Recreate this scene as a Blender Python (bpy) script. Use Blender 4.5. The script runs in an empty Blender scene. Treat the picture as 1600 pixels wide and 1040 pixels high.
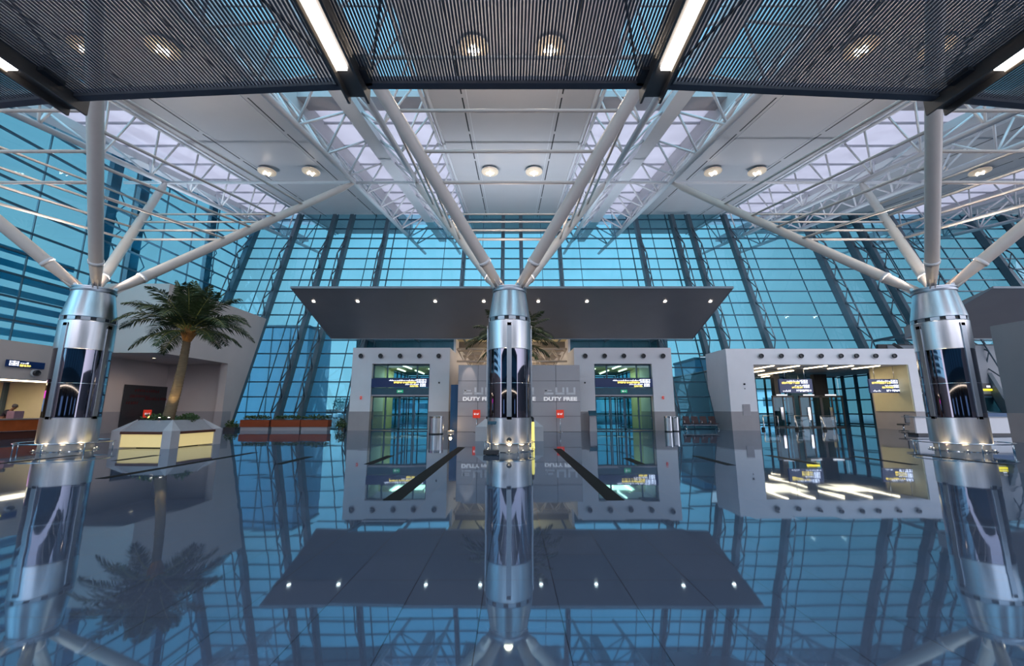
import bpy, math, random
from mathutils import Vector, Matrix
R = math.radians
scene = bpy.context.scene
random.seed(7)

# ------------------------------------------------------------ camera
cd = bpy.data.cameras.new('camera'); cam = bpy.data.objects.new('camera', cd)
scene.collection.objects.link(cam); scene.camera = cam
cd.sensor_width = 36; cd.lens = 14.85; cd.clip_end = 600; cd.clip_start = .05
cam.location = (0, 0, 1.5); cam.rotation_euler = (R(90+10.14), 0, 0)

# ------------------------------------------------------------ world
W = bpy.data.worlds.new('dusk_sky_and_fill'); scene.world = W; W.use_nodes = True
wn = W.node_tree.nodes; wl = W.node_tree.links; wn.clear()
def N(nodes, t, **kw):
    n = nodes.new(t)
    for k, v in kw.items(): setattr(n, k, v)
    return n
out = N(wn, 'ShaderNodeOutputWorld'); bg = N(wn, 'ShaderNodeBackground')
tc = N(wn, 'ShaderNodeTexCoord'); sx = N(wn, 'ShaderNodeSeparateXYZ')
wl.new(tc.outputs['Generated'], sx.inputs[0])
rampz = N(wn, 'ShaderNodeValToRGB')
def ramp(r, stops):
    e = r.color_ramp.elements
    while len(e) > 1: e.remove(e[-1])
    e[0].position = stops[0][0]; e[0].color = (*stops[0][1], 1)
    for p, c in stops[1:]:
        x = e.new(p); x.color = (*c, 1)
wl.new(sx.outputs['Z'], rampz.inputs[0])
ramp(rampz, [(0, (.40, .58, .68)), (.06, (.40, .62, .78)), (.25, (.46, .69, .86)), (.45, (.32, .58, .78)), (.55, (.40, .62, .80)), (.7, (.80, .86, 1.1)), (1, (.9, .92, 1.1))])
nz = N(wn, 'ShaderNodeTexNoise'); nz.inputs['Scale'].default_value = 3.0; nz.inputs['Detail'].default_value = 5
mp = N(wn, 'ShaderNodeMapping'); mp.inputs['Scale'].default_value = (1, 1, 3)
wl.new(tc.outputs['Generated'], mp.inputs[0]); wl.new(mp.outputs[0], nz.inputs['Vector'])
rn = N(wn, 'ShaderNodeValToRGB'); ramp(rn, [(.42, (0, 0, 0)), (.72, (.35, .35, .35))]); wl.new(nz.outputs['Fac'], rn.inputs[0])
mx = N(wn, 'ShaderNodeMix', data_type='RGBA'); wl.new(rn.outputs[0], mx.inputs[0]); wl.new(rampz.outputs[0], mx.inputs[6])
mx.inputs[7].default_value = (.50, .66, .78, 1)
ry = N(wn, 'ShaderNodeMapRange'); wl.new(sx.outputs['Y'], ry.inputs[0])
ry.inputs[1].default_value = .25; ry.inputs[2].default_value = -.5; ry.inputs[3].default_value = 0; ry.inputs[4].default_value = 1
ax = N(wn, 'ShaderNodeMath', operation='ABSOLUTE'); wl.new(sx.outputs['X'], ax.inputs[0])
fx = N(wn, 'ShaderNodeMapRange', interpolation_type='SMOOTHSTEP'); wl.new(ax.outputs[0], fx.inputs[0])
fx.inputs[1].default_value = .22; fx.inputs[2].default_value = .68; fx.inputs[3].default_value = 1; fx.inputs[4].default_value = .52
sk = N(wn, 'ShaderNodeVectorMath', operation='SCALE'); wl.new(mx.outputs[2], sk.inputs[0]); wl.new(fx.outputs[0], sk.inputs['Scale'])
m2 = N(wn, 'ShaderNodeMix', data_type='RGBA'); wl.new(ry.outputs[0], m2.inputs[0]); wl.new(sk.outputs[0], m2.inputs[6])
m2.inputs[7].default_value = (2.5, 2.45, 2.75, 1)  # sky behind the viewpoint, added brightness that fills the walls facing it
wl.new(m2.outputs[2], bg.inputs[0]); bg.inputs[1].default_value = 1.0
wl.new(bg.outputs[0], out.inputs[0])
vs = scene.view_settings
vs.view_transform = 'Standard'; vs.look = 'None'; vs.gamma = 1; vs.use_curve_mapping = False
vs.exposure = 0.5
cy = scene.cycles
cy.use_denoising = True
cy.max_bounces = 8; cy.diffuse_bounces = 3; cy.glossy_bounces = 4; cy.transmission_bounces = 4; cy.transparent_max_bounces = 10
cy.caustics_reflective = False; cy.caustics_refractive = False
cy.sample_clamp_indirect = 4

# ------------------------------------------------------------ materials
M = {}
def mat(name, col, rough=.5, metal=0, emit=None, es=0, spec=.5, ior=1.45, noise=0, nscale=4, bump=0, bscale=60, stretch=None, aniso=0, coat=0):
    m = bpy.data.materials.new(name); m.use_nodes = True; n = m.node_tree.nodes; l = m.node_tree.links
    b = n['Principled BSDF']
    b.inputs['Base Color'].default_value = (*col, 1); b.inputs['Roughness'].default_value = rough
    b.inputs['Metallic'].default_value = metal; b.inputs['IOR'].default_value = ior
    b.inputs['Specular IOR Level'].default_value = spec
    if aniso: b.inputs['Anisotropic'].default_value = aniso
    if coat: b.inputs['Coat Weight'].default_value = coat
    if emit: b.inputs['Emission Color'].default_value = (*emit, 1); b.inputs['Emission Strength'].default_value = es
    if noise or bump:
        t = N(n, 'ShaderNodeTexCoord'); mpp = N(n, 'ShaderNodeMapping'); l.new(t.outputs['Object'], mpp.inputs[0])
        if stretch: mpp.inputs['Scale'].default_value = stretch
    if noise:
        z = N(n, 'ShaderNodeTexNoise'); z.inputs['Scale'].default_value = nscale; z.inputs['Detail'].default_value = 4
        l.new(mpp.outputs[0], z.inputs['Vector'])
        x = N(n, 'ShaderNodeMix', data_type='RGBA'); l.new(z.outputs['Fac'], x.inputs[0])
        x.inputs[6].default_value = (*[c*(1-noise) for c in col], 1); x.inputs[7].default_value = (*[min(1, c*(1+noise)) for c in col], 1)
        l.new(x.outputs[2], b.inputs['Base Color'])
    if bump:
        z2 = N(n, 'ShaderNodeTexNoise'); z2.inputs['Scale'].default_value = bscale; l.new(mpp.outputs[0], z2.inputs['Vector'])
        bp = N(n, 'ShaderNodeBump'); bp.inputs['Strength'].default_value = bump; bp.inputs['Distance'].default_value = .02
        l.new(z2.outputs['Fac'], bp.inputs['Height']); l.new(bp.outputs[0], b.inputs['Normal'])
    M[name] = m; return m
mat('white_steel', (.64, .64, .67), .35, noise=.04)
mat('warm_white_steel', (.60, .54, .50), .35, noise=.05)
mat('ceiling_white', (.50, .485, .50), .45, noise=.05, nscale=.6)
mat('slot_dark', (.02, .02, .022), .6, noise=.2)
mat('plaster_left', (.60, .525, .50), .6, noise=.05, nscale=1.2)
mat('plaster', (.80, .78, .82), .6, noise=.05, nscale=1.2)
mat('plaster_dark', (.38, .345, .36), .5, noise=.08, nscale=2)
mat('plaster_grey', (.23, .26, .30), .5, noise=.06, nscale=1)
mat('panel_grey', (.43, .405, .44), .35, noise=.05, nscale=1)
mat('cream_wall', (.62, .56, .36), .6, noise=.05)
mat('canopy_brown', (.27, .26, .27), .4, noise=.08, nscale=.8)
mat('charcoal', (.035, .036, .042), .45, noise=.2)
mat('frame_blue', (.035, .10, .15), .4, noise=.15)
mat('post_teal', (.03, .10, .15), .35, noise=.15)
mat('post_brown', (.07, .115, .15), .4, noise=.15)
mat('grille', (.13, .13, .15), .5, metal=.2, noise=.15)
mat('beam_bronze', (.17, .15, .135), .35, metal=.4, noise=.12)
mat('chrome', (.62, .64, .67), .12, metal=1, noise=.05)
mat('brushed_steel', (.60, .62, .66), .30, metal=1, noise=.16, nscale=14, bump=.03, bscale=30, stretch=(1, 1, .01))
mat('plinth_steel', (.50, .47, .45), .5, metal=.2, noise=.08)
mat('pilaster_steel', (.36, .40, .45), .35, metal=1, noise=.05)
mat('dark_mirror', (.15, .15, .19), .03, metal=1, noise=.08, nscale=1, bump=.015, bscale=2, stretch=(1, 1, .05))
mat('granite_black', (.006, .007, .009), .55, spec=.12, ior=1.3, noise=.3, nscale=50)
mat('concrete', (.34, .33, .36), .5, noise=.08, nscale=5)
mat('concrete_pale', (.50, .48, .51), .5, noise=.06, nscale=5)
mat('bench_wood', (.10, .03, .02), .4, noise=.25, nscale=8, stretch=(1, 8, 8))
mat('glow_panel', (.5, .42, .22), .4, emit=(1.0, .78, .34), es=.36, noise=.05)
mat('lamp_white', (1, 1, 1), .4, emit=(1, .96, .92), es=5, noise=.01)
mat('lamp_warm', (1, .9, .7), .4, emit=(1, .80, .52), es=7, noise=.01)
mat('bulb', (1, .9, .8), .4, emit=(1, .86, .70), es=22, noise=.01)
mat('dish', (.68, .58, .46), .4, emit=(1, .72, .42), es=.10, noise=.04)
mat('orange', (.30, .055, .012), .45, noise=.08)
mat('soil', (.03, .02, .015), .9, noise=.4, nscale=20)
mat('leaf', (.055, .10, .03), .45, noise=.5, nscale=5)
mat('frond', (.038, .060, .020), .45, noise=.6, nscale=3)
mat('rachis', (.25, .24, .06), .5, noise=.2)
mat('trunk', (.21, .15, .09), .85, noise=.45, nscale=9, stretch=(.4, .4, 4), bump=.6, bscale=20)
mat('trunk_crown', (.38, .17, .05), .8, noise=.4, nscale=9)
mat('sign_blue', (.005, .02, .09), .3, emit=(.004, .02, .08), es=.2, noise=.05)
mat('sign_white', (.9, .9, .95), .5, emit=(.80, .84, 1), es=1.1, noise=.01)
mat('sign_yellow', (.9, .75, .2), .5, emit=(1, .80, .18), es=1.0, noise=.01)
mat('exit_green', (.02, .4, .2), .4, emit=(.05, .8, .4), es=.2, noise=.02)
mat('yellow_strip', (.9, .7, .02), .4, emit=(1, .80, .02), es=1.2, noise=.02)
mat('red', (.65, .04, .02), .45, emit=(.8, .05, .02), es=.25, noise=.05)
mat('white_paint', (.72, .70, .74), .5, noise=.03)
mat('letter_white', (.85, .82, .84), .5, emit=(.9, .86, .88), es=.28, noise=.01)
mat('magenta', (.7, .05, .5), .4, emit=(.85, .08, .75), es=1.4, noise=.05)
mat('screen_blue', (.1, .2, .4), .3, emit=(.25, .42, .7), es=.8, noise=.2, nscale=2)
mat('dark_red_ink', (.12, .01, .012), .6, noise=.2)
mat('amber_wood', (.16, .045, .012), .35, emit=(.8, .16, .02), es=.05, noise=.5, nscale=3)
mat('counter_stone', (.20, .19, .20), .25, noise=.1)
mat('skin', (.20, .10, .06), .6, noise=.1)
mat('dark_cloth', (.012, .014, .025), .8, noise=.2)
mat('mauve_cloth', (.22, .14, .18), .8, noise=.2)
mat('seat_red', (.05, .02, .025), .5, noise=.2)
mat('blue_panel', (.005, .07, .19), .4, noise=.08)
mat('annex_blue', (.10, .30, .46), .3, noise=.1, nscale=.5)
mat('rubber', (.01, .01, .01), .7, noise=.2)
mat('asphalt', (.16, .20, .23), .9, noise=.15, nscale=.4)
mat('far_building', (.30, .42, .50), .8, noise=.1)
mat('car_paint', (.10, .25, .34), .3, noise=.05)
mat('car_paint_pale', (.45, .55, .62), .3, noise=.05)
mat('tree_far', (.04, .13, .14), .9, noise=.3)
mat('skylight_frame', (.45, .46, .50), .5, noise=.05)
mat('teal_louvre', (.05, .34, .50), .5, noise=.1)

def glass(name, tint, refl=.10):
    m = bpy.data.materials.new(name); m.use_nodes = True; n = m.node_tree.nodes; l = m.node_tree.links; n.clear()
    o = N(n, 'ShaderNodeOutputMaterial'); t = N(n, 'ShaderNodeBsdfTransparent'); g = N(n, 'ShaderNodeBsdfGlossy')
    lw = N(n, 'ShaderNodeLayerWeight'); lw.inputs[0].default_value = .5; pw = N(n, 'ShaderNodeMath', operation='POWER'); l.new(lw.outputs['Facing'], pw.inputs[0]); pw.inputs[1].default_value = 4
    f = N(n, 'ShaderNodeMath', operation='MULTIPLY_ADD'); l.new(pw.outputs[0], f.inputs[0]); f.inputs[1].default_value = .5; f.inputs[2].default_value = .03; x = N(n, 'ShaderNodeMixShader')
    g.inputs['Roughness'].default_value = .02; g.inputs['Color'].default_value = (.8, .9, 1, 1)
    tcx = N(n, 'ShaderNodeTexCoord'); z = N(n, 'ShaderNodeTexNoise'); z.inputs['Scale'].default_value = .25
    l.new(tcx.outputs['Object'], z.inputs['Vector']); cx = N(n, 'ShaderNodeMix', data_type='RGBA'); l.new(z.outputs['Fac'], cx.inputs[0])
    cx.inputs[6].default_value = (*[c*.93 for c in tint], 1); cx.inputs[7].default_value = (*[min(1, c*1.07) for c in tint], 1)
    l.new(cx.outputs[2], t.inputs[0]); l.new(f.outputs[0], x.inputs[0]); l.new(t.outputs[0], x.inputs[1]); l.new(g.outputs[0], x.inputs[2])
    l.new(x.outputs[0], o.inputs[0]); M[name] = m
glass('facade_glass', (.58, .84, .90))
glass('side_glass', (.62, .90, 1.0))
glass('door_glass', (.50, .76, .82))
glass('clear_glass', (.85, .93, .96))
def trans(name, col, mixf=.5):
    m = bpy.data.materials.new(name); m.use_nodes = True; n = m.node_tree.nodes; l = m.node_tree.links; n.clear()
    o = N(n, 'ShaderNodeOutputMaterial'); t = N(n, 'ShaderNodeBsdfTranslucent'); d = N(n, 'ShaderNodeBsdfDiffuse'); x = N(n, 'ShaderNodeMixShader')
    tcx = N(n, 'ShaderNodeTexCoord'); z = N(n, 'ShaderNodeTexNoise'); z.inputs['Scale'].default_value = .5; l.new(tcx.outputs['Object'], z.inputs['Vector'])
    cx = N(n, 'ShaderNodeMix', data_type='RGBA'); l.new(z.outputs['Fac'], cx.inputs[0])
    cx.inputs[6].default_value = (*[c*.9 for c in col], 1); cx.inputs[7].default_value = (*[min(1, c*1.1) for c in col], 1)
    l.new(cx.outputs[2], t.inputs[0]); l.new(cx.outputs[2], d.inputs[0]); x.inputs[0].default_value = mixf
    l.new(d.outputs[0], x.inputs[1]); l.new(t.outputs[0], x.inputs[2]); l.new(x.outputs[0], o.inputs[0]); M[name] = m
trans('skylight_panel', (.66, .67, .72), .7)
# polished floor: large light stone tiles, thin dark joints, every slab set a hair out of true
def floor_mat():
    m = bpy.data.materials.new('polished_stone'); m.use_nodes = True; n = m.node_tree.nodes; l = m.node_tree.links
    b = n['Principled BSDF']; t = N(n, 'ShaderNodeTexCoord'); s = N(n, 'ShaderNodeSeparateXYZ'); l.new(t.outputs['Object'], s.inputs[0])
    def mth(op, a, c=None):
        x = N(n, 'ShaderNodeMath', operation=op)
        for i, v in enumerate((a, c)):
            if v is None: continue
            if isinstance(v, (int, float)): x.inputs[i].default_value = v
            else: l.new(v, x.inputs[i])
        return x.outputs[0]
    u = mth('DIVIDE', mth('ADD', s.outputs['X'], .24), .60); v = mth('DIVIDE', s.outputs['Y'], .68)
    fu = mth('FRACT', u); fv = mth('FRACT', v)
    jn = mth('MAXIMUM', mth('LESS_THAN', fu, .010), mth('LESS_THAN', fv, .009))
    cmb = N(n, 'ShaderNodeCombineXYZ'); l.new(mth('FLOOR', u), cmb.inputs[0]); l.new(mth('FLOOR', v), cmb.inputs[1])
    wnz = N(n, 'ShaderNodeTexWhiteNoise', noise_dimensions='3D'); l.new(cmb.outputs[0], wnz.inputs['Vector'])
    nz = N(n, 'ShaderNodeTexNoise'); nz.inputs['Scale'].default_value = 1.3; nz.inputs['Detail'].default_value = 6; l.new(t.outputs['Object'], nz.inputs['Vector'])
    f = mth('ADD', mth('MULTIPLY', wnz.outputs['Value'], .45), mth('MULTIPLY', nz.outputs['Fac'], .55))
    c = N(n, 'ShaderNodeMix', data_type='RGBA'); l.new(f, c.inputs[0]); c.inputs[6].default_value = (.048, .075, .125, 1); c.inputs[7].default_value = (.078, .100, .150, 1)
    c2 = N(n, 'ShaderNodeMix', data_type='RGBA'); l.new(jn, c2.inputs[0]); l.new(c.outputs[2], c2.inputs[6]); c2.inputs[7].default_value = (.012, .014, .02, 1)
    l.new(c2.outputs[2], b.inputs['Base Color'])
    b.inputs['IOR'].default_value = 3.1
    sp = mth('SUBTRACT', .5, mth('MULTIPLY', jn, .42)); l.new(sp, b.inputs['Specular IOR Level'])
    b.inputs['Roughness'].default_value = .03; b.inputs['Specular Tint'].default_value = (.34, .70, 1.0, 1)
    # slab tilt
    vm = N(n, 'ShaderNodeVectorMath', operation='SUBTRACT'); l.new(wnz.outputs['Color'], vm.inputs[0]); vm.inputs[1].default_value = (.5, .5, .5)
    vs_ = N(n, 'ShaderNodeVectorMath', operation='MULTIPLY'); l.new(vm.outputs[0], vs_.inputs[0]); vs_.inputs[1].default_value = (.0030, .0030, 0)
    nw = N(n, 'ShaderNodeTexNoise'); nw.inputs['Scale'].default_value = .8; l.new(t.outputs['Object'], nw.inputs['Vector'])
    vn = N(n, 'ShaderNodeVectorMath', operation='SUBTRACT'); l.new(nw.outputs['Color'], vn.inputs[0]); vn.inputs[1].default_value = (.5, .5, .5)
    vo = N(n, 'ShaderNodeVectorMath', operation='MULTIPLY'); l.new(vn.outputs[0], vo.inputs[0]); vo.inputs[1].default_value = (.006, .006, 0)
    g = N(n, 'ShaderNodeNewGeometry'); a1 = N(n, 'ShaderNodeVectorMath', operation='ADD'); a2 = N(n, 'ShaderNodeVectorMath', operation='ADD'); no = N(n, 'ShaderNodeVectorMath', operation='NORMALIZE')
    l.new(g.outputs['Normal'], a1.inputs[0]); l.new(vs_.outputs[0], a1.inputs[1]); l.new(a1.outputs[0], a2.inputs[0]); l.new(vo.outputs[0], a2.inputs[1]); l.new(a2.outputs[0], no.inputs[0])
    l.new(no.outputs[0], b.inputs['Normal'])
    M['polished_stone'] = m
floor_mat()

# ------------------------------------------------------------ mesh helpers
class MB:
    def __init__(s): s.v = []; s.f = []; s.sm = []
    def add(s, vs, fs, smooth=False):
        o = len(s.v); s.v += [tuple(p) for p in vs]; s.f += [tuple(i+o for i in f) for f in fs]; s.sm += [smooth]*len(fs); return s
    def box(s, x0, x1, y0, y1, z0, z1):
        return s.hexa([(x0,y0,z0),(x1,y0,z0),(x1,y1,z0),(x0,y1,z0),(x0,y0,z1),(x1,y0,z1),(x1,y1,z1),(x0,y1,z1)])
    def hexa(s, p):
        return s.add(p, [(0,3,2,1),(4,5,6,7),(0,1,5,4),(1,2,6,5),(2,3,7,6),(3,0,4,7)])
    def tube(s, pts, r, n=10, cap=True, smooth=True):
        pts = [Vector(p) for p in pts]; rs = r if isinstance(r, (list, tuple)) else [r]*len(pts)
        vs = []; d = None; a = None
        for i, p in enumerate(pts):
            t = (pts[min(i+1, len(pts)-1)]-pts[max(i-1, 0)]).normalized()
            if a is None:
                a = t.orthogonal().normalized() if abs(t.z) > .98 else t.cross(Vector((0,0,1))).normalized()
            else:
                a = (a-t*a.dot(t)).normalized()
            b = t.cross(a)
            for k in range(n):
                an = 2*math.pi*(k+.5)/n; vs.append(p+(a*math.cos(an)+b*math.sin(an))*rs[i])
        fs = [(i*n+k, i*n+(k+1) % n, (i+1)*n+(k+1) % n, (i+1)*n+k) for i in range(len(pts)-1) for k in range(n)]
        s.add(vs, fs, smooth and n > 4)
        if cap:
            o = len(s.v)-len(vs); s.f += [tuple(o+k for k in reversed(range(n))), tuple(o+(len(pts)-1)*n+k for k in range(n))]; s.sm += [False, False]
        return s
    def bar(s, a, b, w, h=None, up=(0,0,1)):
        a = Vector(a); b = Vector(b); h = h or w; t = (b-a).normalized(); u = Vector(up)
        if abs(t.dot(u)) > .97: u = Vector((0,1,0))
        x = t.cross(u).normalized()*w/2; y = x.cross(t).normalized()*h/2
        return s.hexa([a-x-y, a+x-y, b+x-y, b-x-y, a-x+y, a+x+y, b+x+y, b-x+y])
    def lathe(s, prof, n=32, c=(0,0,0), smooth=True, a0=0, a1=360, split=True):
        full = abs(a1-a0-360) < .01; k = n if full else n+1
        if split and len(prof) > 2:
            for p in zip(prof[:-1], prof[1:]): s.lathe(list(p), n, c, smooth, a0, a1, False)
            return s
        vs = [(c[0]+r*math.cos(R(a0+(a1-a0)*i/n)), c[1]+r*math.sin(R(a0+(a1-a0)*i/n)), c[2]+z) for r, z in prof for i in range(k)]
        fs = [(j*k+i, j*k+(i+1) % k, (j+1)*k+(i+1) % k, (j+1)*k+i) for j in range(len(prof)-1) for i in range(n)]
        return s.add(vs, fs, smooth)
    def quad(s, a, b, c, d): return s.add([a,b,c,d], [(0,1,2,3)])
    def prism(s, poly, z0, z1):
        n = len(poly); vs = [(x,y,z0) for x,y in poly]+[(x,y,z1) for x,y in poly]
        return s.add(vs, [tuple(reversed(range(n))), tuple(range(n,2*n))]+[(i,(i+1)%n,n+(i+1)%n,n+i) for i in range(n)])
    def build(s, name, m, parent=None, loc=None, bevel=0):
        me = bpy.data.meshes.new(name); me.from_pydata(s.v, [], s.f); me.materials.append(M[m])
        me.polygons.foreach_set('use_smooth', s.sm); me.update()
        o = bpy.data.objects.new(name, me); scene.collection.objects.link(o)
        if parent: o.parent = parent
        if loc: o.location = loc
        if bevel:
            bv = o.modifiers.new('bevel', 'BEVEL'); bv.width = bevel; bv.segments = 2; bv.limit_method = 'ANGLE'
        return o
def tag(o, label=None, cat=None, group=None, kind=None):
    if label: o['label'] = label
    if cat: o['category'] = cat
    if group: o['group'] = group
    if kind: o['kind'] = kind
    return o
def thing(name, label, cat, loc=(0,0,0), rz=0, group=None):
    o = bpy.data.objects.new(name, None); scene.collection.objects.link(o); o.location = loc; o.rotation_euler = (0,0,rz)
    o.empty_display_size = .2
    return tag(o, label, cat, group)
def st(o): o['kind'] = 'structure'; return o
def dup(root, loc, label, rz=None, group=None):
    r = root.copy(); scene.collection.objects.link(r); r.location = loc; r['label'] = label
    if rz is not None: r.rotation_euler = (0,0,rz)
    if group: r['group'] = group
    for ch in list(root.children):
        c = ch.copy(); scene.collection.objects.link(c); c.parent = r
        for g in ch.children:
            d = g.copy(); scene.collection.objects.link(d); d.parent = c
    return r
def box(*a): return MB().box(*a)
def lamp(name, kind, loc, energy, col, parent=None, rot=(0,0,0), size=.1, spot=None, blend=.6, sx_=None, sy_=None):
    d = bpy.data.lights.new(name, kind); d.energy = energy; d.color = col
    if kind == 'AREA':
        d.shape = 'RECTANGLE'; d.size = sx_ or size; d.size_y = sy_ or size
    else: d.shadow_soft_size = size
    if kind == 'SPOT': d.spot_size = R(spot or 90); d.spot_blend = blend
    o = bpy.data.objects.new(name, d); scene.collection.objects.link(o); o.location = loc; o.rotation_euler = rot
    if parent: o.parent = parent
    return o
def text_mesh(name, body, size, m, parent, loc, rot=(R(90),0,0), width=None, ext=.01, bold=.0):
    c = bpy.data.curves.new(name, 'FONT'); c.body = body; c.size = size; c.extrude = ext; c.offset = bold
    t = bpy.data.objects.new(name+'_src', c); scene.collection.objects.link(t)
    dg = bpy.context.evaluated_depsgraph_get(); me = bpy.data.meshes.new_from_object(t.evaluated_get(dg))
    bpy.data.objects.remove(t); me.materials.clear(); me.materials.append(M[m])
    xs = [v.co.x for v in me.vertices]; w = max(xs)-min(xs)
    o = bpy.data.objects.new(name, me); scene.collection.objects.link(o); o.location = loc; o.rotation_euler = rot
    if width: o.scale = (width/w, 1, 1)
    if parent: o.parent = parent
    return o

# ------------------------------------------------------------ key dimensions
BAY = 16.4
TAN = math.tan(R(9.2)); FY0 = 32.16; FT = math.cos(R(70))/math.sin(R(70))
def ceil(y): return 20.74-(39.74-y)*TAN
def fy(z): return FY0+FT*z
ZT = [1.22+1.175*k for k in range(17)]          # transom heights
YN, YF = -6.0, 47.5                             # roof extent

# ------------------------------------------------------------ floor
st(box(-60, 60, -24, 33.2, -.3, 0).build('floor', 'polished_stone'))
# rear of the hall behind the viewpoint: low dark shop fronts with lit screens
mb = MB().box(-30, 30, -18.4, -18, 3.6, 5.2).box(-30, 30, -18.4, -18, 7.8, 9.0)
for x in (-30, -22, -15, -9, -3.5, 3, 8.5, 15, 22, 29.4): mb.box(x, x+.7, -18.4, -17.9, 0, 7.8)
w = st(mb.build('wall_rear', 'frame_blue')); box(-29, 29, -18.3, -18.2, 0, 3.6).build('shop_glass', 'charcoal', w); box(-29, 29, -18.3, -18.2, 5.2, 7.8).build('upper_glass', 'annex_blue', w)
for x0, x1 in ((-21, -16), (-7.5, -4.6), (4.8, 7.2), (16.5, 20.5)): box(x0, x1, -18.15, -18.1, .9, 2.6).build('lit_screen', 'screen_blue', w)
box(-30, 30, -18.0, -17.9, 3.5, 3.6).build('light_line', 'lamp_warm', w)
st(box(-90, 90, 33.2, 260, -.35, -.05).build('ground', 'asphalt'))
inl = [(-2.0, 7.4, 17.2, .30), (-3.93, 12.0, 14.2, .24), (-6.4, 12.0, 13.9, .24), (-8.95, 9.6, 15.2, .24), (-11.6, 12.8, 14.3, .24),
       (1.72, 7.4, 16.6, .30), (3.53, 12.0, 13.5, .24), (5.9, 11.8, 14.1, .24), (8.35, 12.0, 14.3, .24), (10.9, 11.9, 14.0, .24), (13.4, 11.9, 14.6, .24), (-14.2, 11.0, 14.3, .24)]
for i, (x, y0, y1, w) in enumerate(inl):
    st(box(x-w/2, x+w/2, y0, y1, -.01, .004).build('trim_%d' % (i+1), 'granite_black'))

# ------------------------------------------------------------ roof: ceiling bays, skylight bands, trusses
BAYS = [-1, 0, 1, 2, 3]
def sl(x0, x1, dz0, dz1, y0=YN, y1=YF):         # box that follows the slope of the roof
    return MB().hexa([(x0,y0,ceil(y0)+dz0),(x1,y0,ceil(y0)+dz0),(x1,y1,ceil(y1)+dz0),(x0,y1,ceil(y1)+dz0),
                      (x0,y0,ceil(y0)+dz1),(x1,y0,ceil(y0)+dz1),(x1,y1,ceil(y1)+dz1),(x0,y1,ceil(y1)+dz1)])
for b in BAYS:
    xc = b*BAY
    cl = st(sl(xc-4.5, xc+4.5, 0, .35).build('ceiling', 'ceiling_white'))
    mb = MB()
    for s in (-1, 1):
        y = 8.0
        while y < 40:
            y2 = min(y+3.5, 40.5)
            t = sl(xc+s*2.6-.035, xc+s*2.6+.035, -.012, .02, y, y2); mb.add(t.v, t.f); y += 3.85
    mb.build('ceiling_slot', 'slot_dark', cl)
    for xs, w in ((-4.35, .14), (4.35, .14), (-2.35, .03), (2.35, .03)):
        t = sl(xc+xs-w/2, xc+xs+w/2, -.10 if w > .1 else -.03, .02); t.build('ceiling_rib', 'white_steel', cl)
NOD = 3.1
bandX = [-1.5*BAY, -.5*BAY, .5*BAY, 1.5*BAY, 2.5*BAY]
bname = ['left side wall', 'left of the central column', 'right of the central column', 'beside the right column', 'at far right']
for bi, xb in enumerate(bandX):
    # skylight
    w = st(sl(xb-3.7, xb+3.7, 1.15, 1.2, 22, YF).build('window_%d' % (40+bi), 'skylight_panel'))
    g = sl(xb-3.7, xb+3.7, 1.15, 1.2, YN, 20.6).build('skylight_glass', 'facade_glass', w)
    sl(xb-3.7, xb+3.7, .75, 1.15, 20.6, 22).build('skylight_beam', 'plaster_dark', w)
    for s in (-1, 1): sl(xb+s*3.72-.06, xb+s*3.72+.06, 0, 1.3).build('skylight_curb', 'ceiling_white', w)
    y = -4.0
    while y < YF:
        sl(xb-3.66, xb+3.66, 1.0, 1.14, y, y+.10).build('skylight_bar', 'skylight_frame', w); y += 3.1
    # truss
    t = thing('roof_truss', 'white triangular steel roof truss with tubular webs under the skylight '+bname[bi], 'roof truss', (xb, 0, 0), 0, 'triangular roof trusses')
    def sc(x, dz): return [(x, yy, ceil(yy)+dz) for yy in (YN, YF)]
    hx = .42
    mb = MB().hexa([(-hx,YN,ceil(YN)-1.0),(hx,YN,ceil(YN)-1.0),(hx,YF,ceil(YF)-1.0),(-hx,YF,ceil(YF)-1.0),(-hx,YN,ceil(YN)-.55),(hx,YN,ceil(YN)-.55),(hx,YF,ceil(YF)-.55),(-hx,YF,ceil(YF)-.55)])
    mb.build('box_girder', 'white_steel', t)
    for s in ((1,) if bi == 0 else (-1, 1)):
        MB().tube(sc(s*2.05, -2.45), .16, 10).build('bottom_chord', 'white_steel', t)
        MB().tube(sc(s*3.55, -.1), .10, 8).build('top_chord', 'white_steel', t)
        k = 0; y = YN+.8
        while y+NOD < YF:
            yb = y+NOD/2
            B = lambda yy: (s*2.05, yy, ceil(yy)-2.45)
            G = lambda yy: (s*.40, yy, ceil(yy)-.8)
            T = lambda yy: (s*3.55, yy, ceil(yy)-.12)
            MB().tube([G(y), B(yb)], .065, 7).tube([B(yb), G(y+NOD)], .065, 7).build('web_brace', 'white_steel', t)
            MB().tube([T(y), B(yb)], .06, 7).tube([B(yb), T(yb)], .06, 7).build('side_brace', 'white_steel', t)
            y += NOD; k += 1
    y = YN+.8+NOD/2
    while y < YF:
        MB().tube([(-2.05, y, ceil(y)-2.45), (2.05, y, ceil(y)-2.45)], .05, 7).build('cross_tie', 'white_steel', t) if False else None
        y += NOD
# long cross ties at the heads of the struts
for yy, lab in ((25.3, 'long white horizontal tie tube crossing the hall at the heads of the far struts'), (6.2, 'white horizontal tie tube crossing the hall above the slatted canopy')):
    tag(MB().tube([(-25.2, yy, ceil(yy)-2.45), (44, yy, ceil(yy)-2.45)], .10, 10).build('tie_tube', 'white_steel'), lab, 'tie tube')

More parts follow.
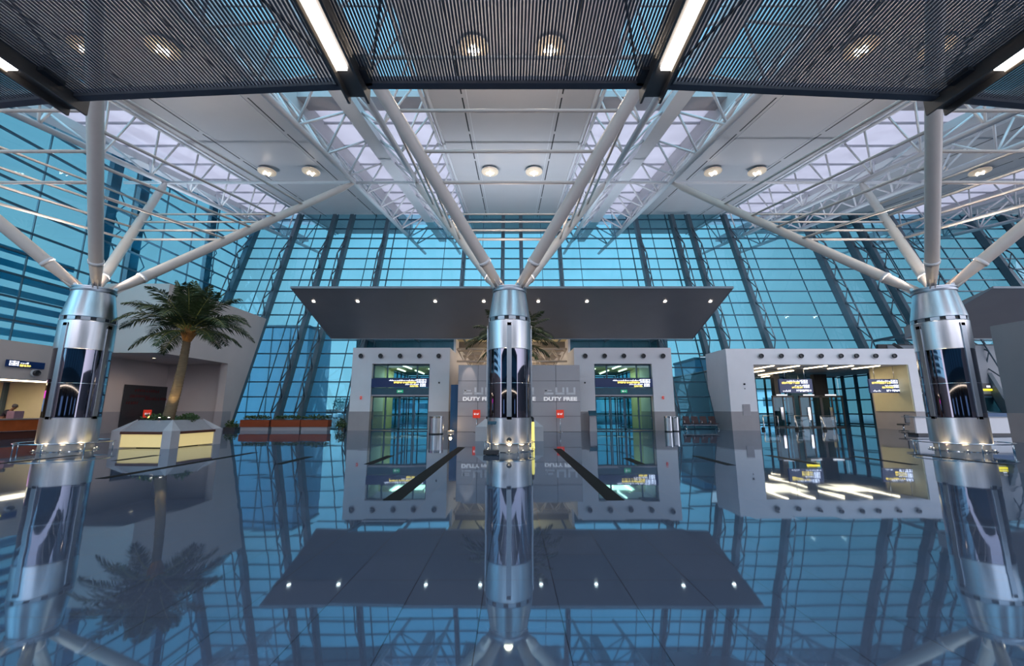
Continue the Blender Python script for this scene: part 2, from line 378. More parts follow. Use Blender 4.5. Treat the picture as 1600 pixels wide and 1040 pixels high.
# round ceiling lights
def ceiling_light():
    t = thing('ceiling_light', '', 'ceiling light', (0,0,0), 0, 'round dish lights on the ceiling bays')
    MB().lathe([(.60, .10), (.62, .04), (.55, 0), (.30, -.04), (.06, -.05)], 28).build('dish', 'dish', t)
    MB().lathe([(.62, .10), (.64, .12), (.50, .17), (.05, .19)], 28).build('housing', 'white_steel', t)
    for k in range(5):
        a = (0,0) if k == 0 else (.22*math.cos(R(90*k)), .22*math.sin(R(90*k))); r = .10 if k == 0 else .06
        MB().lathe([(r, -.03), (r*.9, -.09), (r*.3, -.12), (.001, -.125)], 12, (a[0], a[1], 0)).build('bulb', 'bulb', t)
    MB().tube([(0,0,.18), (0,0,.45)], .03, 8).build('stem', 'white_steel', t)
    return t
cl0 = None
for b in BAYS:
    for y, yl in ((15.5, 'near'), (28.5, 'far')):
        for s in (-1, 1):
            x = b*BAY+s*1.62
            lab = 'warm round dish light, %s one of the %s pair on the %s ceiling bay' % ('left' if s < 0 else 'right', yl, ['left', 'central', 'right', 'far right', 'last'][b+1])
            loc = (x, y, ceil(y)-.36)
            if cl0 is None: cl0 = ceiling_light(); cl0.location = loc; cl0['label'] = lab
            else: dup(cl0, loc, lab)
            if b < 2: lamp('dish_lamp', 'SPOT', (x, y, ceil(y)-.8), 260, (1, .84, .66), size=.3, spot=120)

# ------------------------------------------------------------ tree columns
def tree_column(label, loc, rail=True):
    t = thing('tree_column', label, 'column', loc, 0, 'steel clad columns with branching struts')
    r = .82
    MB().lathe([(r*.98, .28), (r, .30), (r, 1.17), (r*.97, 1.18)], 48).build('lower_cladding', 'brushed_steel', t)
    MB().lathe([(r*.97, 1.17), (r*.985, 1.19), (r*.985, 3.66), (r*.97, 3.68)], 48).build('mirror_band', 'dark_mirror', t)
    MB().lathe([(r*.97, 3.66), (r, 3.68), (r, 4.72), (r*.96, 4.76)], 48).build('upper_cladding', 'brushed_steel', t)
    MB().lathe([(r*.93, 4.72), (r*.93, 4.90)], 48).build('neck_band', 'charcoal', t)
    for k in range(12):
        a = R(30*k+8); c = Vector((math.cos(a), math.sin(a), 0)); d = Vector((-c.y, c.x, 0))
        p = c*(r*.95); q = d*.13
        MB().hexa([p-q+Vector((0,0,4.75)), p+q+Vector((0,0,4.75)), p+q+c*.02+Vector((0,0,4.75)), p-q+c*.02+Vector((0,0,4.75)), p-q+Vector((0,0,4.88)), p+q+Vector((0,0,4.88)), p+q+c*.02+Vector((0,0,4.88)), p-q+c*.02+Vector((0,0,4.88))]).build('neck_clip', 'pilaster_steel', t)
    MB().lathe([(r*.97, 4.88), (r*.99, 4.90), (r*.97, 5.0), (.625, 5.93), (.62, 5.96)], 48).build('cone', 'brushed_steel', t)
    MB().lathe([(.60, 5.92), (.67, 5.93), (.68, 5.99), (.64, 6.0), (.64, 6.04), (.67, 6.05), (.67, 6.10), (.60, 6.12), (.0, 6.12)], 40).build('cap_ring', 'pilaster_steel', t)
    MB().lathe([(r*.90, 0), (r*.90, .30)], 48).build('plinth_ring', 'plinth_steel', t)
    MB().lathe([(r*1.10, 0), (r*1.10, .02), (r*.9, .02)], 48).build('floor_ring', 'chrome', t)
    MB().lathe([(r*1.0, 2.40), (r*1.003, 2.405), (r*1.003, 2.415), (r*1.0, 2.42)], 48).build('seam_ring', 'chrome', t)
    for k in range(4):
        a = R(-90+90*k); c = Vector((math.cos(a), math.sin(a), 0)); d = Vector((-c.y, c.x, 0))*.085
        p0 = c*(r-.02); p1 = c*(r+.035)
        def pl(z0, z1): return [p0-d+Vector((0,0,z0)), p0+d+Vector((0,0,z0)), p1+d+Vector((0,0,z0)), p1-d+Vector((0,0,z0)), p0-d+Vector((0,0,z1)), p0+d+Vector((0,0,z1)), p1+d+Vector((0,0,z1)), p1-d+Vector((0,0,z1))]
        MB().hexa(pl(1.12, 4.62)).build('pilaster', 'pilaster_steel', t, bevel=.01)
        MB().hexa(pl(1.12, 1.22)).hexa(pl(4.5, 4.62)).build('pilaster_cap', 'chrome', t)
    for k in range(10):
        a = R(36*k+18); x, y = math.cos(a)*r*1.0, math.sin(a)*r*1.0
        u = MB().lathe([(.05, 0), (.05, .035), (.035, .04)], 10, (x, y, .02)).build('uplight', 'chrome', t)
        MB().lathe([(.035, .037), (.001, .045)], 10, (x, y, .02)).build('uplight_lens', 'lamp_warm', u)
    for k in range(5):
        a = R(-90+(k-2)*38); lamp('base_lamp', 'SPOT', (math.cos(a)*r*1.18, math.sin(a)*r*1.18, .05), 150, (1, .74, .42), t, (R(12)*math.sin(a)*-1, R(12)*math.cos(a), 0), .03, 60).rotation_euler = (R(180+24), 0, a-R(90))
    # rail
    if rail:
        rr = 1.35
        MB().tube([(rr*math.cos(R(10*k)), rr*math.sin(R(10*k)), .30) for k in range(37)], .02, 8, cap=False).build('guard_rail', 'chrome', t)
        for k in range(8):
            a = R(45*k+20); MB().tube([(rr*math.cos(a), rr*math.sin(a), 0), (rr*math.cos(a), rr*math.sin(a), .30)], .016, 8).build('rail_post', 'chrome', t)
    else:
        rr = .93
        MB().tube([(rr*math.cos(R(10*k)), rr*math.sin(R(10*k)), .30) for k in range(37)], .014, 8, cap=False).build('guard_rail', 'chrome', t)
        for k in range(8):
            a = R(45*k+20); MB().tube([(rr*math.cos(a), rr*math.sin(a), 0), (rr*math.cos(a), rr*math.sin(a), .30)], .010, 8).build('rail_post', 'chrome', t)
    # struts
    S = {}
    for s in (-1, 1):
        S[(s, -1)] = (Vector((s*.36, -.32, 6.1)), Vector((s*5.5, -6.95, 13.2)))
        S[(s, 1)] = (Vector((s*.36, .32, 6.1)), Vector((s*6.15, 9.3, 15.95)))
    for (s, q), (a, b) in S.items():
        d = (b-a).normalized()
        st_ = MB().tube([a, a+d*.15, a+d*.5, a+d*1.15, b-d*1.2, b-d*.5, b], [.10, .14, .17, .21, .21, .14, .08], 16).build('strut', 'warm_white_steel', t)
        MB().tube([a+d*1.12, a+d*1.24], .235, 16).build('strut_collar', 'white_steel', st_)
        x = d.cross(Vector((0,0,1))).normalized()
        f = MB()
        for e in (-.07, .07):
            p = a-d*.28+x*e; f.bar(p, p+d*.75, .035, .34)
        f.build('fork_plate', 'warm_white_steel', st_)
        MB().tube([a+d*.12-x*.14, a+d*.12+x*.14], .06, 10).build('pin', 'chrome', st_)
    def on(k, u): a, b = S[k]; return a+(b-a)*u
    prs = [((-1,-1), (1,-1), (.40,.50,.62,.76)), ((-1,1), (1,1), (.36,.44,.52,.60)), ((-1,-1), (-1,1), (.36,.46,.57,.70)), ((1,-1), (1,1), (.36,.46,.57,.70))]
    for a, b, us in prs:
        for u in us:
            MB().tube([on(a, u), on(b, u)], .055, 8).build('spreader_bar', 'warm_white_steel', t)
    for ax, ay in ((.25, -.25), (-.25, -.25), (.25, .25), (-.25, .25)):
        lamp('cap_lamp', 'SPOT', (ax*.6, ay*.6, 6.18), 480, (1, .86, .76), t, (R(180)+ay*1.2, ax*-1.2*-1, 0), .08, 110, .8)
    lamp('cap_glow', 'POINT', (0, 0, 6.4), 22, (1, .62, .36), t, size=.15).data.specular_factor = 0
    return t
tree_column('steel clad tree column at the centre of the hall in front of the duty free hoarding', (-.1, 16, 0), False)
tree_column('steel clad tree column with guard rail at left, beside the square palm planter', (-16.35, 16, 0))
tree_column('steel clad tree column with guard rail at right, in front of the white desk', (16.5, 16, 0))

# ------------------------------------------------------------ front facade: raking posts and glazed bays
PX = [-24.7, -20.9, -17.4, -15.7, -12.1, -4.45, -.85, .85, 4.45, 12.1, 15.7, 17.3, 20.9, 28.6, 32.0, 33.7, 37.2, 44.9, 48.4, 50.1]
def pz0(x):
    if abs(x) < 4.5: return 7.6
    if 15.6 < x < 28.7: return 5.75
    return 0
for i, x in enumerate(PX):
    z0 = pz0(x); z1 = 20.3
    lab = 'raking steel facade post with zigzag lattice, number %d from the left of the front glass wall' % (i+1)
    words = ['leftmost, in the corner with the side wall', 'second from the left, above the white pier', 'left one of the pair behind the left end of the canopy', 'right one of the pair behind the left end of the canopy',
             'single post just left of the left portal', 'left of the central column, above the canopy', 'directly left behind the central column struts', 'directly right behind the central column struts',
             'right of the central column, above the canopy', 'single post just right of the right portal', 'left one of the pair over the wide portal', 'right one of the pair over the wide portal',
             'third over the wide portal', 'fourth over the wide portal, left of the right column', 'left one of the pair behind the right column', 'right one of the pair behind the right column',
             'above the far right canopy', 'at the far right edge', 'left one of the last pair at the right edge', 'right one of the last pair at the right edge']
    t = thing('facade_post', 'raking steel facade post, '+words[i], 'facade post', (x, fy(z0)-.15, z0), 0, 'raking posts of the front glass wall')
    L = z1-z0; off = -.42
    def P(z, o): return (0, FT*(z)+o, z)      # local, o = towards the hall
    mb = MB(); hw = .17
    mb.hexa([(-hw,-.62,0),(hw,-.62,0),(hw,-.02,0),(-hw,-.02,0),(-hw,FT*L-.62,L),(hw,FT*L-.62,L),(hw,FT*L-.02,L),(-hw,FT*L-.02,L)]).build('post', 'post_teal' if i in (0,) else 'post_brown', t)
    if abs(x) > 4.6 or z0:
        n = int(L/2.35); pts = []
        o0, o1 = -.75, -1.55; zz = .3; side = 0
        chord = []
        m2_ = MB()
        top = L-1.6
        prev = (0, FT*0-.6, 0.0)
        z = 0.0
        while z+2.35 < top:
            a = (0, FT*z-.62, z); b = (0, FT*(z+1.17)-1.45, z+1.17); c = (0, FT*(z+2.35)-.62, z+2.35)
            m2_.tube([a, b], .045, 7).tube([b, c], .045, 7)
            if z > .1: m2_.tube([pb, b], .05, 7)
            pb = b; z += 2.35
        m2_.tube([pb, (0, FT*(z+1.1)-.62, z+1.1)], .05, 7)
        m2_.build('lattice', 'post_brown', t)
bd = sorted(set(PX+[-11.4, 11.4, 15.3, -4.43, 4.43, -25.5, 40.9, 56]))
bays = []
for a, b in zip(bd[:-1], bd[1:]):
    if b-a < .3: continue
    m_ = (a+b)/2
    z0 = 0
    if -11.4 <= m_ <= -4.43 or 4.43 <= m_ <= 11.4: z0 = 5.75
    elif abs(m_) < 4.43: z0 = 7.4
    elif 15.3 <= m_ <= 28.6: z0 = 5.7
    bays.append((a, b, z0))
for i, (a, b, z0) in enumerate(bays):
    ztop = 20.68
    f = MB()
    def FP(x, z, o=0): return (x, fy(z)+o, z)
    for z in ZT:
        if z < z0+.1: continue
        f.hexa([(a,fy(z)-.10,z-.045),(b,fy(z)-.10,z-.045),(b,fy(z)+.05,z-.045),(a,fy(z)+.05,z-.045),(a,fy(z)-.10,z+.045),(b,fy(z)-.10,z+.045),(b,fy(z)+.05,z+.045),(a,fy(z)+.05,z+.045)])
    gx = [g*BAY+m for g in range(-2, 4) for m in (-6.4, -2.8, 2.8, 6.4)]
    for x in [a+.02, b-.02]+[q for q in gx if a+.4 < q < b-.4]:
        w = .022
        f.hexa([FP(x-w,z0,-.06),FP(x+w,z0,-.06),FP(x+w,z0,.03),FP(x-w,z0,.03),FP(x-w,ztop,-.06),FP(x+w,ztop,-.06),FP(x+w,ztop,.03),FP(x-w,ztop,.03)])
    f.hexa([(a,fy(z0)-.1,z0-.03),(b,fy(z0)-.1,z0-.03),(b,fy(z0)+.05,z0-.03),(a,fy(z0)+.05,z0-.03),(a,fy(z0)-.1,z0+.05),(b,fy(z0)-.1,z0+.05),(b,fy(z0)+.05,z0+.05),(a,fy(z0)+.05,z0+.05)])
    w = st(f.build('window_%d' % (i+1), 'frame_blue'))
    MB().hexa([FP(a,z0,-.005),FP(b,z0,-.005),FP(b,z0,.005),FP(a,z0,.005),FP(a,ztop,-.005),FP(b,ztop,-.005),FP(b,ztop,.005),FP(a,ztop,.005)]).build('window_glass', 'facade_glass', w)

# ------------------------------------------------------------ left side wall
XL = -25.5
ys = [-8+2.65*k for k in range(19)]
for i, (a, b) in enumerate(zip(ys[:-1:3], ys[3::3])):
    f = MB()
    for z in ZT[3:]:
        y1 = min(b, fy(z))
        if a < y1 and z < ceil((a+b)/2)-.1: f.box(XL-.05, XL+.10, a, y1, z-.045, z+.045)
    for k in range(3):
        y = a+2.65*k; zt = ceil(y)-.05; zb = 4.86 if y <= 32 else (y-FY0)/FT
        if zb < zt: f.box(XL-.03, XL+.06, y-.022, y+.022, zb, zt)
    w = st(f.build('window_%d' % (50+i), 'frame_blue'))
    g = MB()
    yy0, yy1 = a, b
    poly = [(yy0, 4.86 if yy0 < 33.9 else (yy0-FY0)/FT), (min(yy1, 33.9), 4.86)] if yy0 < 33.9 else [(yy0, (yy0-FY0)/FT)]
    if yy1 > 33.9: poly.append((min(yy1, 39.7), (min(yy1, 39.7)-FY0)/FT))
    poly += [(min(yy1, 39.7), ceil(min(yy1, 39.7))), (yy0, ceil(yy0))]
    if yy0 < 39:
        n = len(poly); g.add([(XL, p, q) for p, q in poly]+[(XL+.01, p, q) for p, q in poly], [tuple(range(n)), tuple(reversed(range(n, 2*n)))])
        g.build('window_glass', 'side_glass', w)
for y, lab in ((15.5, 'near the left column struts'), (25.4, 'left of the pair seen between struts'), (27.5, 'right of the pair seen between struts'), (34.3, 'last before the corner with the front wall')):
    t = thing('wall_post', 'upright teal post of left glass wall, '+lab, 'facade post', (XL-.45, y, 0), 0, 'upright posts of the left glass wall')
    box(-.16, .16, -.34, .34, 0, ceil(y)-.2).build('post', 'post_teal', t)
    m2_ = MB(); z = 5.0
    while z < 15:
        m2_.tube([(0,.34,z), (0,1.0,z+.9), (0,.34,z+1.8)], .04, 6); z += 1.8
    m2_.build('lattice', 'post_teal', t)
# outside louvres lower on that wall
for k in range(7):
    tag(MB().hexa([(XL-1.6,2,5.4+.72*k),(XL-1.0,2,5.25+.72*k),(XL-1.0,24.5,5.25+.72*k),(XL-1.6,24.5,5.4+.72*k),(XL-1.6,2,5.75+.72*k),(XL-1.0,2,5.6+.72*k),(XL-1.0,24.5,5.6+.72*k),(XL-1.6,24.5,5.75+.72*k)]).build('sun_louvre', 'teal_louvre'),
        'long teal sun louvre outside the left glass wall, %s from the bottom' % ['first','second','third','fourth','fifth','sixth','seventh','eighth','ninth'][k], 'louvre', 'sun louvres outside the left glass wall')
# solid lower wall with kiosk opening
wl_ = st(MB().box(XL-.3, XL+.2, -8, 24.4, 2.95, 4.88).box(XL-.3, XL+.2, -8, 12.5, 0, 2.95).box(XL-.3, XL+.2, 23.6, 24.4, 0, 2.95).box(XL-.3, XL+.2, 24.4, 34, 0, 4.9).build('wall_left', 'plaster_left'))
st(MB().box(-32, XL-.3, 12, 24.0, 2.95, 3.1).build('ceiling', 'plaster'))
st(MB().box(-32.2, -32, 12, 24.2, 0, 3).box(-32, XL-.3, 24.0, 24.2, 0, 3).box(-32, XL-.3, 11.8, 12, 0, 3).build('wall_kiosk', 'cream_wall'))
box(-.02, .03, 0, 9.6, 0, 1.3).build('wall_dado', 'plaster_dark', wl_, (XL+.2, 24.4, 0))
tag(box(-28.5, -28.35, 23.8, 23.98, 0, 2.95).build('dark_post', 'post_brown'), 'dark brown post against the cream wall behind the kiosk counter', 'post')
st(box(XL-.28, XL+.10, 20.2, 23.6, 2.90, 2.95).build('trim_light', 'lamp_warm'))
lamp('kiosk_lamp', 'AREA', (-28.6, 19.5, 2.85), 130, (1, .84, .5), size=4)
# upper left white volume (block over the recess)
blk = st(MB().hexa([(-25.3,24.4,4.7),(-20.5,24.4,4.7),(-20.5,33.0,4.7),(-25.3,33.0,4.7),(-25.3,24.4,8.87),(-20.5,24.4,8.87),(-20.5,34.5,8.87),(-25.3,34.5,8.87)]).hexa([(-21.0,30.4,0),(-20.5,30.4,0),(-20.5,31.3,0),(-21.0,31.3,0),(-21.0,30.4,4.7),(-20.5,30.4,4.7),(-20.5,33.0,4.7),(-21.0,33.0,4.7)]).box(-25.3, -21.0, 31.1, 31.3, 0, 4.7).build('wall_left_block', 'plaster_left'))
box(-21.02, -20.47, 30.37, 31.3, 0, 1.3).build('wall_dado', 'plaster_dark', blk)
box(-25.25, -21.0, 31.07, 31.1, 0, 1.3).build('wall_dado', 'plaster_dark', blk)

t = thing('recessed_light', 'small round recessed light in the soffit of the white block at left', 'downlight', (-23.0, 27.0, 4.7))
MB().lathe([(.09, -.02), (.12, -.02), (.12, 0)], 16).build('rim', 'white_steel', t); MB().lathe([(.001, -.012), (.09, -.012)], 12).build('lens', 'lamp_warm', t)
lamp('recess_lamp', 'SPOT', (0, 0, -.05), 110, (1, .80, .66), t, size=.1, spot=150, blend=.8)
def glyph_rows(parent, rows, depth=.01, seed=1):
    """illegible small sign writing: rows = (x0, x1, z0, z1, material, kind)"""
    rnd = random.Random(seed)
    for x0, x1, z0, z1, m, kind in rows:
        mb = MB(); x = x0; h = z1-z0
        while x < x1-.02:
            if kind == 'picto':
                w = h*.95
                if x+w > x1+.01: break
                mb.box(x, x+w*.92, -depth, 0, z0, z0+h*.14).box(x, x+w*.92, -depth, 0, z1-h*.14, z1)
                mb.box(x, x+w*.14, -depth, 0, z0, z1).box(x+w*.78, x+w*.92, -depth, 0, z0, z1)
                mb.box(x+w*.3, x+w*.62, -depth, 0, z0+h*.3, z0+h*rnd.uniform(.55, .8)); x += w
            elif kind == 'arabic':
                w = h*rnd.uniform(.6, 1.3); w = min(w, x1-x)
                mb.box(x, x+w, -depth, 0, z0+h*.25, z0+h*.5)
                if rnd.random() < .6: mb.box(x+w*.7, x+w*.7+h*.18, -depth, 0, z0+h*.25, z1)
                if rnd.random() < .5: mb.box(x+w*.3, x+w*.3+h*.16, -depth, 0, z0, z0+h*.16)
                x += w+(h*.25 if rnd.random() < .35 else 0)
            else:
                w = h*rnd.uniform(.4, .62); w = min(w, x1-x)
                mb.box(x, x+h*.16, -depth, 0, z0, z1).box(x, x+w, -depth, 0, z0+h*rnd.choice((0, .42)), z0+h*rnd.choice((.58, .58)))
                if rnd.random() < .6: mb.box(x, x+w, -depth, 0, z1-h*.16, z1)
                x += w+h*.16
                if rnd.random() < .15: x += h*.3
        mb.build('pictograms' if kind == 'picto' else 'lettering', m, parent)

# kiosk sign on the wall
t = thing('wayfinding_sign', 'narrow blue lit sign on the wall above the kiosk at left', 'sign', (XL+.23, 21.0, 3.75), R(90))
box(0, 1.75, -.06, 0, -.17, .17).build('sign_panel', 'sign_blue', t)
sub = thing('x', '', '') ; bpy.data.objects.remove(sub)
glyph_rows(t, [(.12, .55, -.1, .12, 'sign_white', 'picto'), (.6, .95, .01, .11, 'sign_white', 'arabic'), (.6, 1.1, -.12, -.02, 'sign_yellow', 'latin')], .075, 3)
def nozzle(loc, lab, rz=0, group='round air nozzles', cat='air nozzle'):
    t = thing('air_nozzle', lab, cat, loc, rz, group)
    MB().lathe([(.21, 0), (.22, .02), (.19, .05), (.14, .06)], 20).build('flange', 'white_steel', t).rotation_euler = (R(90), 0, 0)
    MB().lathe([(.145, .05), (.16, .16), (.14, .20), (.10, .14), (.001, .13)], 20).build('nozzle_ball', 'charcoal', t).rotation_euler = (R(90), 0, 0)
    return t
nozzle((XL+.21, 22.4, 3.35), 'dark round air nozzle on the wall under the blue kiosk sign', R(90))

# kiosk counter, screens, person
t = thing('kiosk_counter', 'long kiosk counter with stone top and glowing amber wood front at left', 'counter', (XL+.3, 20.4, 0))
box(-.75, .22, -6, 3.1, .93, 1.0).build('counter_top', 'counter_stone', t, bevel=.01)
box(-.6, .12, -5.9, 3.0, .36, .93).build('counter_front', 'amber_wood', t)
box(-.6, .08, -5.9, 3.0, 0, .36).build('counter_base', 'bench_wood', t)
box(.12, .13, -5.9, 3.0, .36, .39).build('edge_strip', 'chrome', t)
t = thing('display_sign', 'magenta lit menu sign above a pale blue screen behind the kiosk counter', 'screen', (-27.6, 20.6, 0))
box(-.05, .05, -3.6, 1.0, 2.05, 2.45).build('magenta_header', 'magenta', t, bevel=.03)
box(-.04, .04, -3.5, .8, 1.35, 2.0).build('screen', 'screen_blue', t)
box(-.12, .02, -3.6, 1.0, 0, 2.0).build('backing', 'charcoal', t)
t = thing('coffee_machine', 'dark coffee machine on the kiosk counter at the left edge', 'machine', (-25.5, 20.0, 1.0))
box(-.3, .3, -.5, .4, .06, .5).build('body', 'charcoal', t, bevel=.03); box(-.3, .3, -.5, .4, .50, .56).build('tray', 'chrome', t)
box(-.28, .32, -.48, .38, 0, .06).build('base', 'chrome', t); MB().tube([(.32,-.2,.42),(.42,-.2,.30)], .03, 8).build('spout', 'chrome', t)

def skin(name, nodes, edges, m, parent, sub=2):
    me = bpy.data.meshes.new(name); me.from_pydata([n[0] for n in nodes], edges, [])
    o = bpy.data.objects.new(name, me); scene.collection.objects.link(o); o.parent = parent
    md = o.modifiers.new('skin', 'SKIN'); md.use_smooth_shade = True
    for i, n in enumerate(nodes):
        r = n[1]; o.data.skin_vertices[0].data[i].radius = r if isinstance(r, tuple) else (r, r)
    o.data.skin_vertices[0].data[0].use_root = True
    s = o.modifiers.new('subd', 'SUBSURF'); s.levels = sub; s.render_levels = sub
    me.materials.append(M[m]); return o
def person(label, loc, rz):
    t = thing('person', label, 'person', loc, rz)
    # local: faces +X, leans forward
    nd = [((0,0,.95), (.15,.13)), ((.07,0,1.15), (.14,.12)), ((.20,0,1.34), (.16,.12)), ((.30,0,1.42), .07), ((.36,0,1.47), .06), ((.44,0,1.55), (.10,.085)), ((.47,0,1.63), (.09,.08)),
          ((.22,.17,1.36), .065), ((.36,.24,1.16), .048), ((.55,.18,1.03), .036), ((.22,-.17,1.36), .065), ((.36,-.24,1.16), .048), ((.55,-.18,1.03), .036),
          ((0,.10,.85), .10), ((.02,.12,.48), .07), ((-.02,.12,.08), .05), ((.12,.12,.04), .04), ((0,-.10,.85), .10), ((.02,-.12,.48), .07), ((-.02,-.12,.08), .05), ((.12,-.12,.04), .04)]
    ed = [(0,1),(1,2),(2,3),(3,4),(4,5),(5,6),(2,7),(7,8),(8,9),(2,10),(10,11),(11,12),(0,13),(13,14),(14,15),(15,16),(0,17),(17,18),(18,19),(19,20)]
    b = skin('body', nd, ed, 'skin', t)
    for s in (1, -1):
        for k, (dy, L) in enumerate(((-.03,.06),(-.01,.075),(.01,.07),(.03,.055))):
            MB().tube([(.55, s*.18+dy*.8, 1.03), (.60, s*.18+dy, 1.025), (.60+L*.7, s*.18+dy*1.1, 1.012)], [.012,.010,.007], 8).build('finger', 'skin', t)
        MB().tube([(.54, s*.18-s*.03, 1.03), (.58, s*.18-s*.06, 1.02)], [.012,.009], 8).build('thumb', 'skin', t)
    nd2 = [((0,0,.90), (.165,.145)), ((.07,0,1.15), (.155,.135)), ((.20,0,1.34), (.175,.135)), ((.28,0,1.41), .085), ((.22,.18,1.36), .08), ((.36,.24,1.17), .062), ((.48,.20,1.08), .05), ((.22,-.18,1.36), .08), ((.36,-.24,1.17), .062), ((.48,-.20,1.08), .05)]
    skin('jacket', nd2, [(0,1),(1,2),(2,3),(2,4),(4,5),(5,6),(2,7),(7,8),(8,9)], 'dark_cloth', t)
    nd3 = [((0,0,.88), (.16,.14)), ((0,.10,.80), .115), ((.02,.12,.48), .085), ((-.02,.12,.12), .07), ((0,-.10,.80), .115), ((.02,-.12,.48), .085), ((-.02,-.12,.12), .07)]
    skin('trousers', nd3, [(0,1),(1,2),(2,3),(0,4),(4,5),(5,6)], 'dark_cloth', t)
    h = MB(); c = Vector((.435, 0, 1.625))
    for j in range(7):
        for k in range(12): pass
    h.lathe([(.001,.13),(.06,.12),(.105,.07),(.115,.0),(.10,-.06)], 14, c).build('hair', 'charcoal', t)
    MB().tube([(.56,0,1.59),(.585,0,1.575)], [.02,.012], 6).build('nose', 'skin', t)
    return t
person('person in dark clothing bending over the kiosk counter at left', (-26.75, 22.6, 0), R(15))
tag(box(-25.75, -25.35, 21.9, 22.35, 1.0, 1.38).build('parcel', 'mauve_cloth', bevel=.02), 'mauve box on the kiosk counter beside the bending person', 'box')

# black notice board leaning on the left wall inside the recess
t = thing('notice_board', 'large black notice board with faint dark red writing on the left wall', 'notice board', (XL+.26, 27.7, 0), R(90))
box(0, 3.75, -.06, 0, .95, 3.05).build('board', 'charcoal', t)
rnd = random.Random(5); mb = MB()
pts = []
for row, (x0, x1, z) in enumerate(((.7, 2.6, 2.68), (.4, 1.9, 2.3), (1.6, 3.4, 2.15), (.2, 1.1, 1.85))):
    x = x0
    while x < x1:
        w = rnd.uniform(.06, .2); a = rnd.uniform(-.1, .1)
        mb.bar((x, -.075, z), (x+w, -.075, z+a), .012, .035, (0,0,1)); mb.bar((x+w*.5, -.075, z-.08), (x+w*.5+.03, -.075, z+.12), .03, .012, (1,0,0)); x += w+.03
mb.build('handwriting', 'dark_red_ink', t)
box(0, 3.75, -.02, 0, .0, .95).build('board_skirt', 'charcoal', t)
def small_text(parent, x0, x1, z0, z1, m, y=-.02, seed=2): glyph_rows(parent, [(x0, x1, z0, z1, m, 'latin')], -y, seed)
def red_stand(label, loc, rz=0):
    t = thing('sign_stand', label, 'sign', loc, rz, 'red square sign stands')
    box(-.24, .24, -.02, .02, .90, 1.42).build('sign_board', 'red', t)
    small_text(t, -.16, .16, 1.10, 1.22, 'letter_white', -.03)
    MB().tube([(0,.02,.03), (0,.02,.92)], .02, 8).build('pole', 'chrome', t)
    MB().lathe([(.18, 0), (.18, .02), (.03, .04)], 18).build('base', 'chrome', t)
red_stand('red square sign on a stand in front of the black notice board', (-24.6, 29.0, 0), R(70))
red_stand('red square sign on a stand before the hoarding, left of the central column', (-2.3, 27.9, 0))
red_stand('red square sign on a stand before the hoarding, right of the central column', (3.12, 27.9, 0))

# ------------------------------------------------------------ suspended canopies
def canopy(label, x0, x1, lights):
    t = thing('entrance_canopy', label, 'canopy', (0, 0, 0))
    MB().hexa([(x0,24.1,8.5),(x1,24.1,8.5),(x1,30.1,6.47),(x0,30.1,6.47),(x0,24.1,8.58),(x1,24.1,8.58),(x1,30.1,7.3),(x0,30.1,7.3)]).build('soffit', 'canopy_brown', t)
    MB().box(x0-.02, x1+.02, 24.04, 24.12, 8.47, 8.60).build('edge_trim', 'plaster_grey', t)
    for xs in (x0, x1): MB().hexa([(xs-.03,24.1,8.48),(xs+.03,24.1,8.48),(xs+.03,30.1,6.45),(xs-.03,30.1,6.45),(xs-.03,24.1,8.6),(xs+.03,24.1,8.6),(xs+.03,30.1,6.6),(xs-.03,30.1,6.6)]).build('side_trim', 'plaster_grey', t)
    MB().box(x0, x1, 30.06, 30.14, 6.43, 6.52).build('rear_trim', 'plaster_grey', t)
    k = x0+1.5
    while k < x1:
        MB().bar((k, 30, 7.0), (k, 34.6, 7.0), .12, .2).build('support_arm', 'post_brown', t); k += (x1-x0-3)/6.0
    for ux in (x0*.7+x1*.3, (x0+x1)/2, x0*.3+x1*.7):  # added boxes with upward fill lamps to brighten the far ceiling
        MB().box(ux-.5, ux+.5, 28.0, 28.4, 7.9, 8.1).build('canopy_fill_box', 'charcoal', t)
        if x0 < 0: lamp('canopy_fill_lamp', 'SPOT', (ux, 28.2, 8.2), 1500, (.80, .88, 1), rot=(R(180-25), 0, 0), size=.3, spot=140, blend=.9)
    for lx in lights:
        z = 8.5-(25.45-24.1)*(2.03/6)
        d = MB().lathe([(.10, -.03), (.13, -.03), (.13, .02)], 16, (lx, 25.45, z)).build('downlight', 'white_steel', t)
        MB().lathe([(.001, -.035), (.085, -.032), (.10, -.02)], 12, (lx, 25.45, z)).build('downlight_lens', 'bulb', d)
        lamp('canopy_lamp', 'SPOT', (lx, 25.45, z-.1), 60, (1, .88, .7), size=.06, spot=80)
    return t
canopy('wide brown canopy with a row of downlights over the central portals', -13.05, 13.05, (-12.3, -9.57, -4.76, -1.75, 1.63, 4.65, 9.49, 12.3))
canopy('dark brown canopy at the right edge above the grey wall', 28.4, 52, (33.0,))
st(MB().box(-13, 13, 34.9, 45, 6.5, 7.3).build('ceiling_outdoor', 'canopy_brown'))

for x, y, z, nm in ((-22.8, 28.0, 8.87, 'on top of the white block at left'), (19.0, 31.5, 5.72, 'on the wide portal roof, left of two'), (25.5, 31.5, 5.72, 'on the wide portal roof, right of two')):  # added fill lights, put here to brighten the ceiling of the side bays
    t = thing('uplight', 'small dark added fill light for the ceiling '+nm, 'uplight', (x, y, z), 0, 'added ceiling fill lights')
    box(-.4, .4, -.2, .2, .02, .22).build('housing', 'charcoal', t); box(-.3, .3, -.12, .12, 0, .02).build('base', 'charcoal', t)
    lamp('ceiling_fill_lamp', 'SPOT', (0, 0, .3), 1700, (.80, .88, 1), t, rot=(R(180-5), 0, 0), size=.3, spot=140, blend=.9)
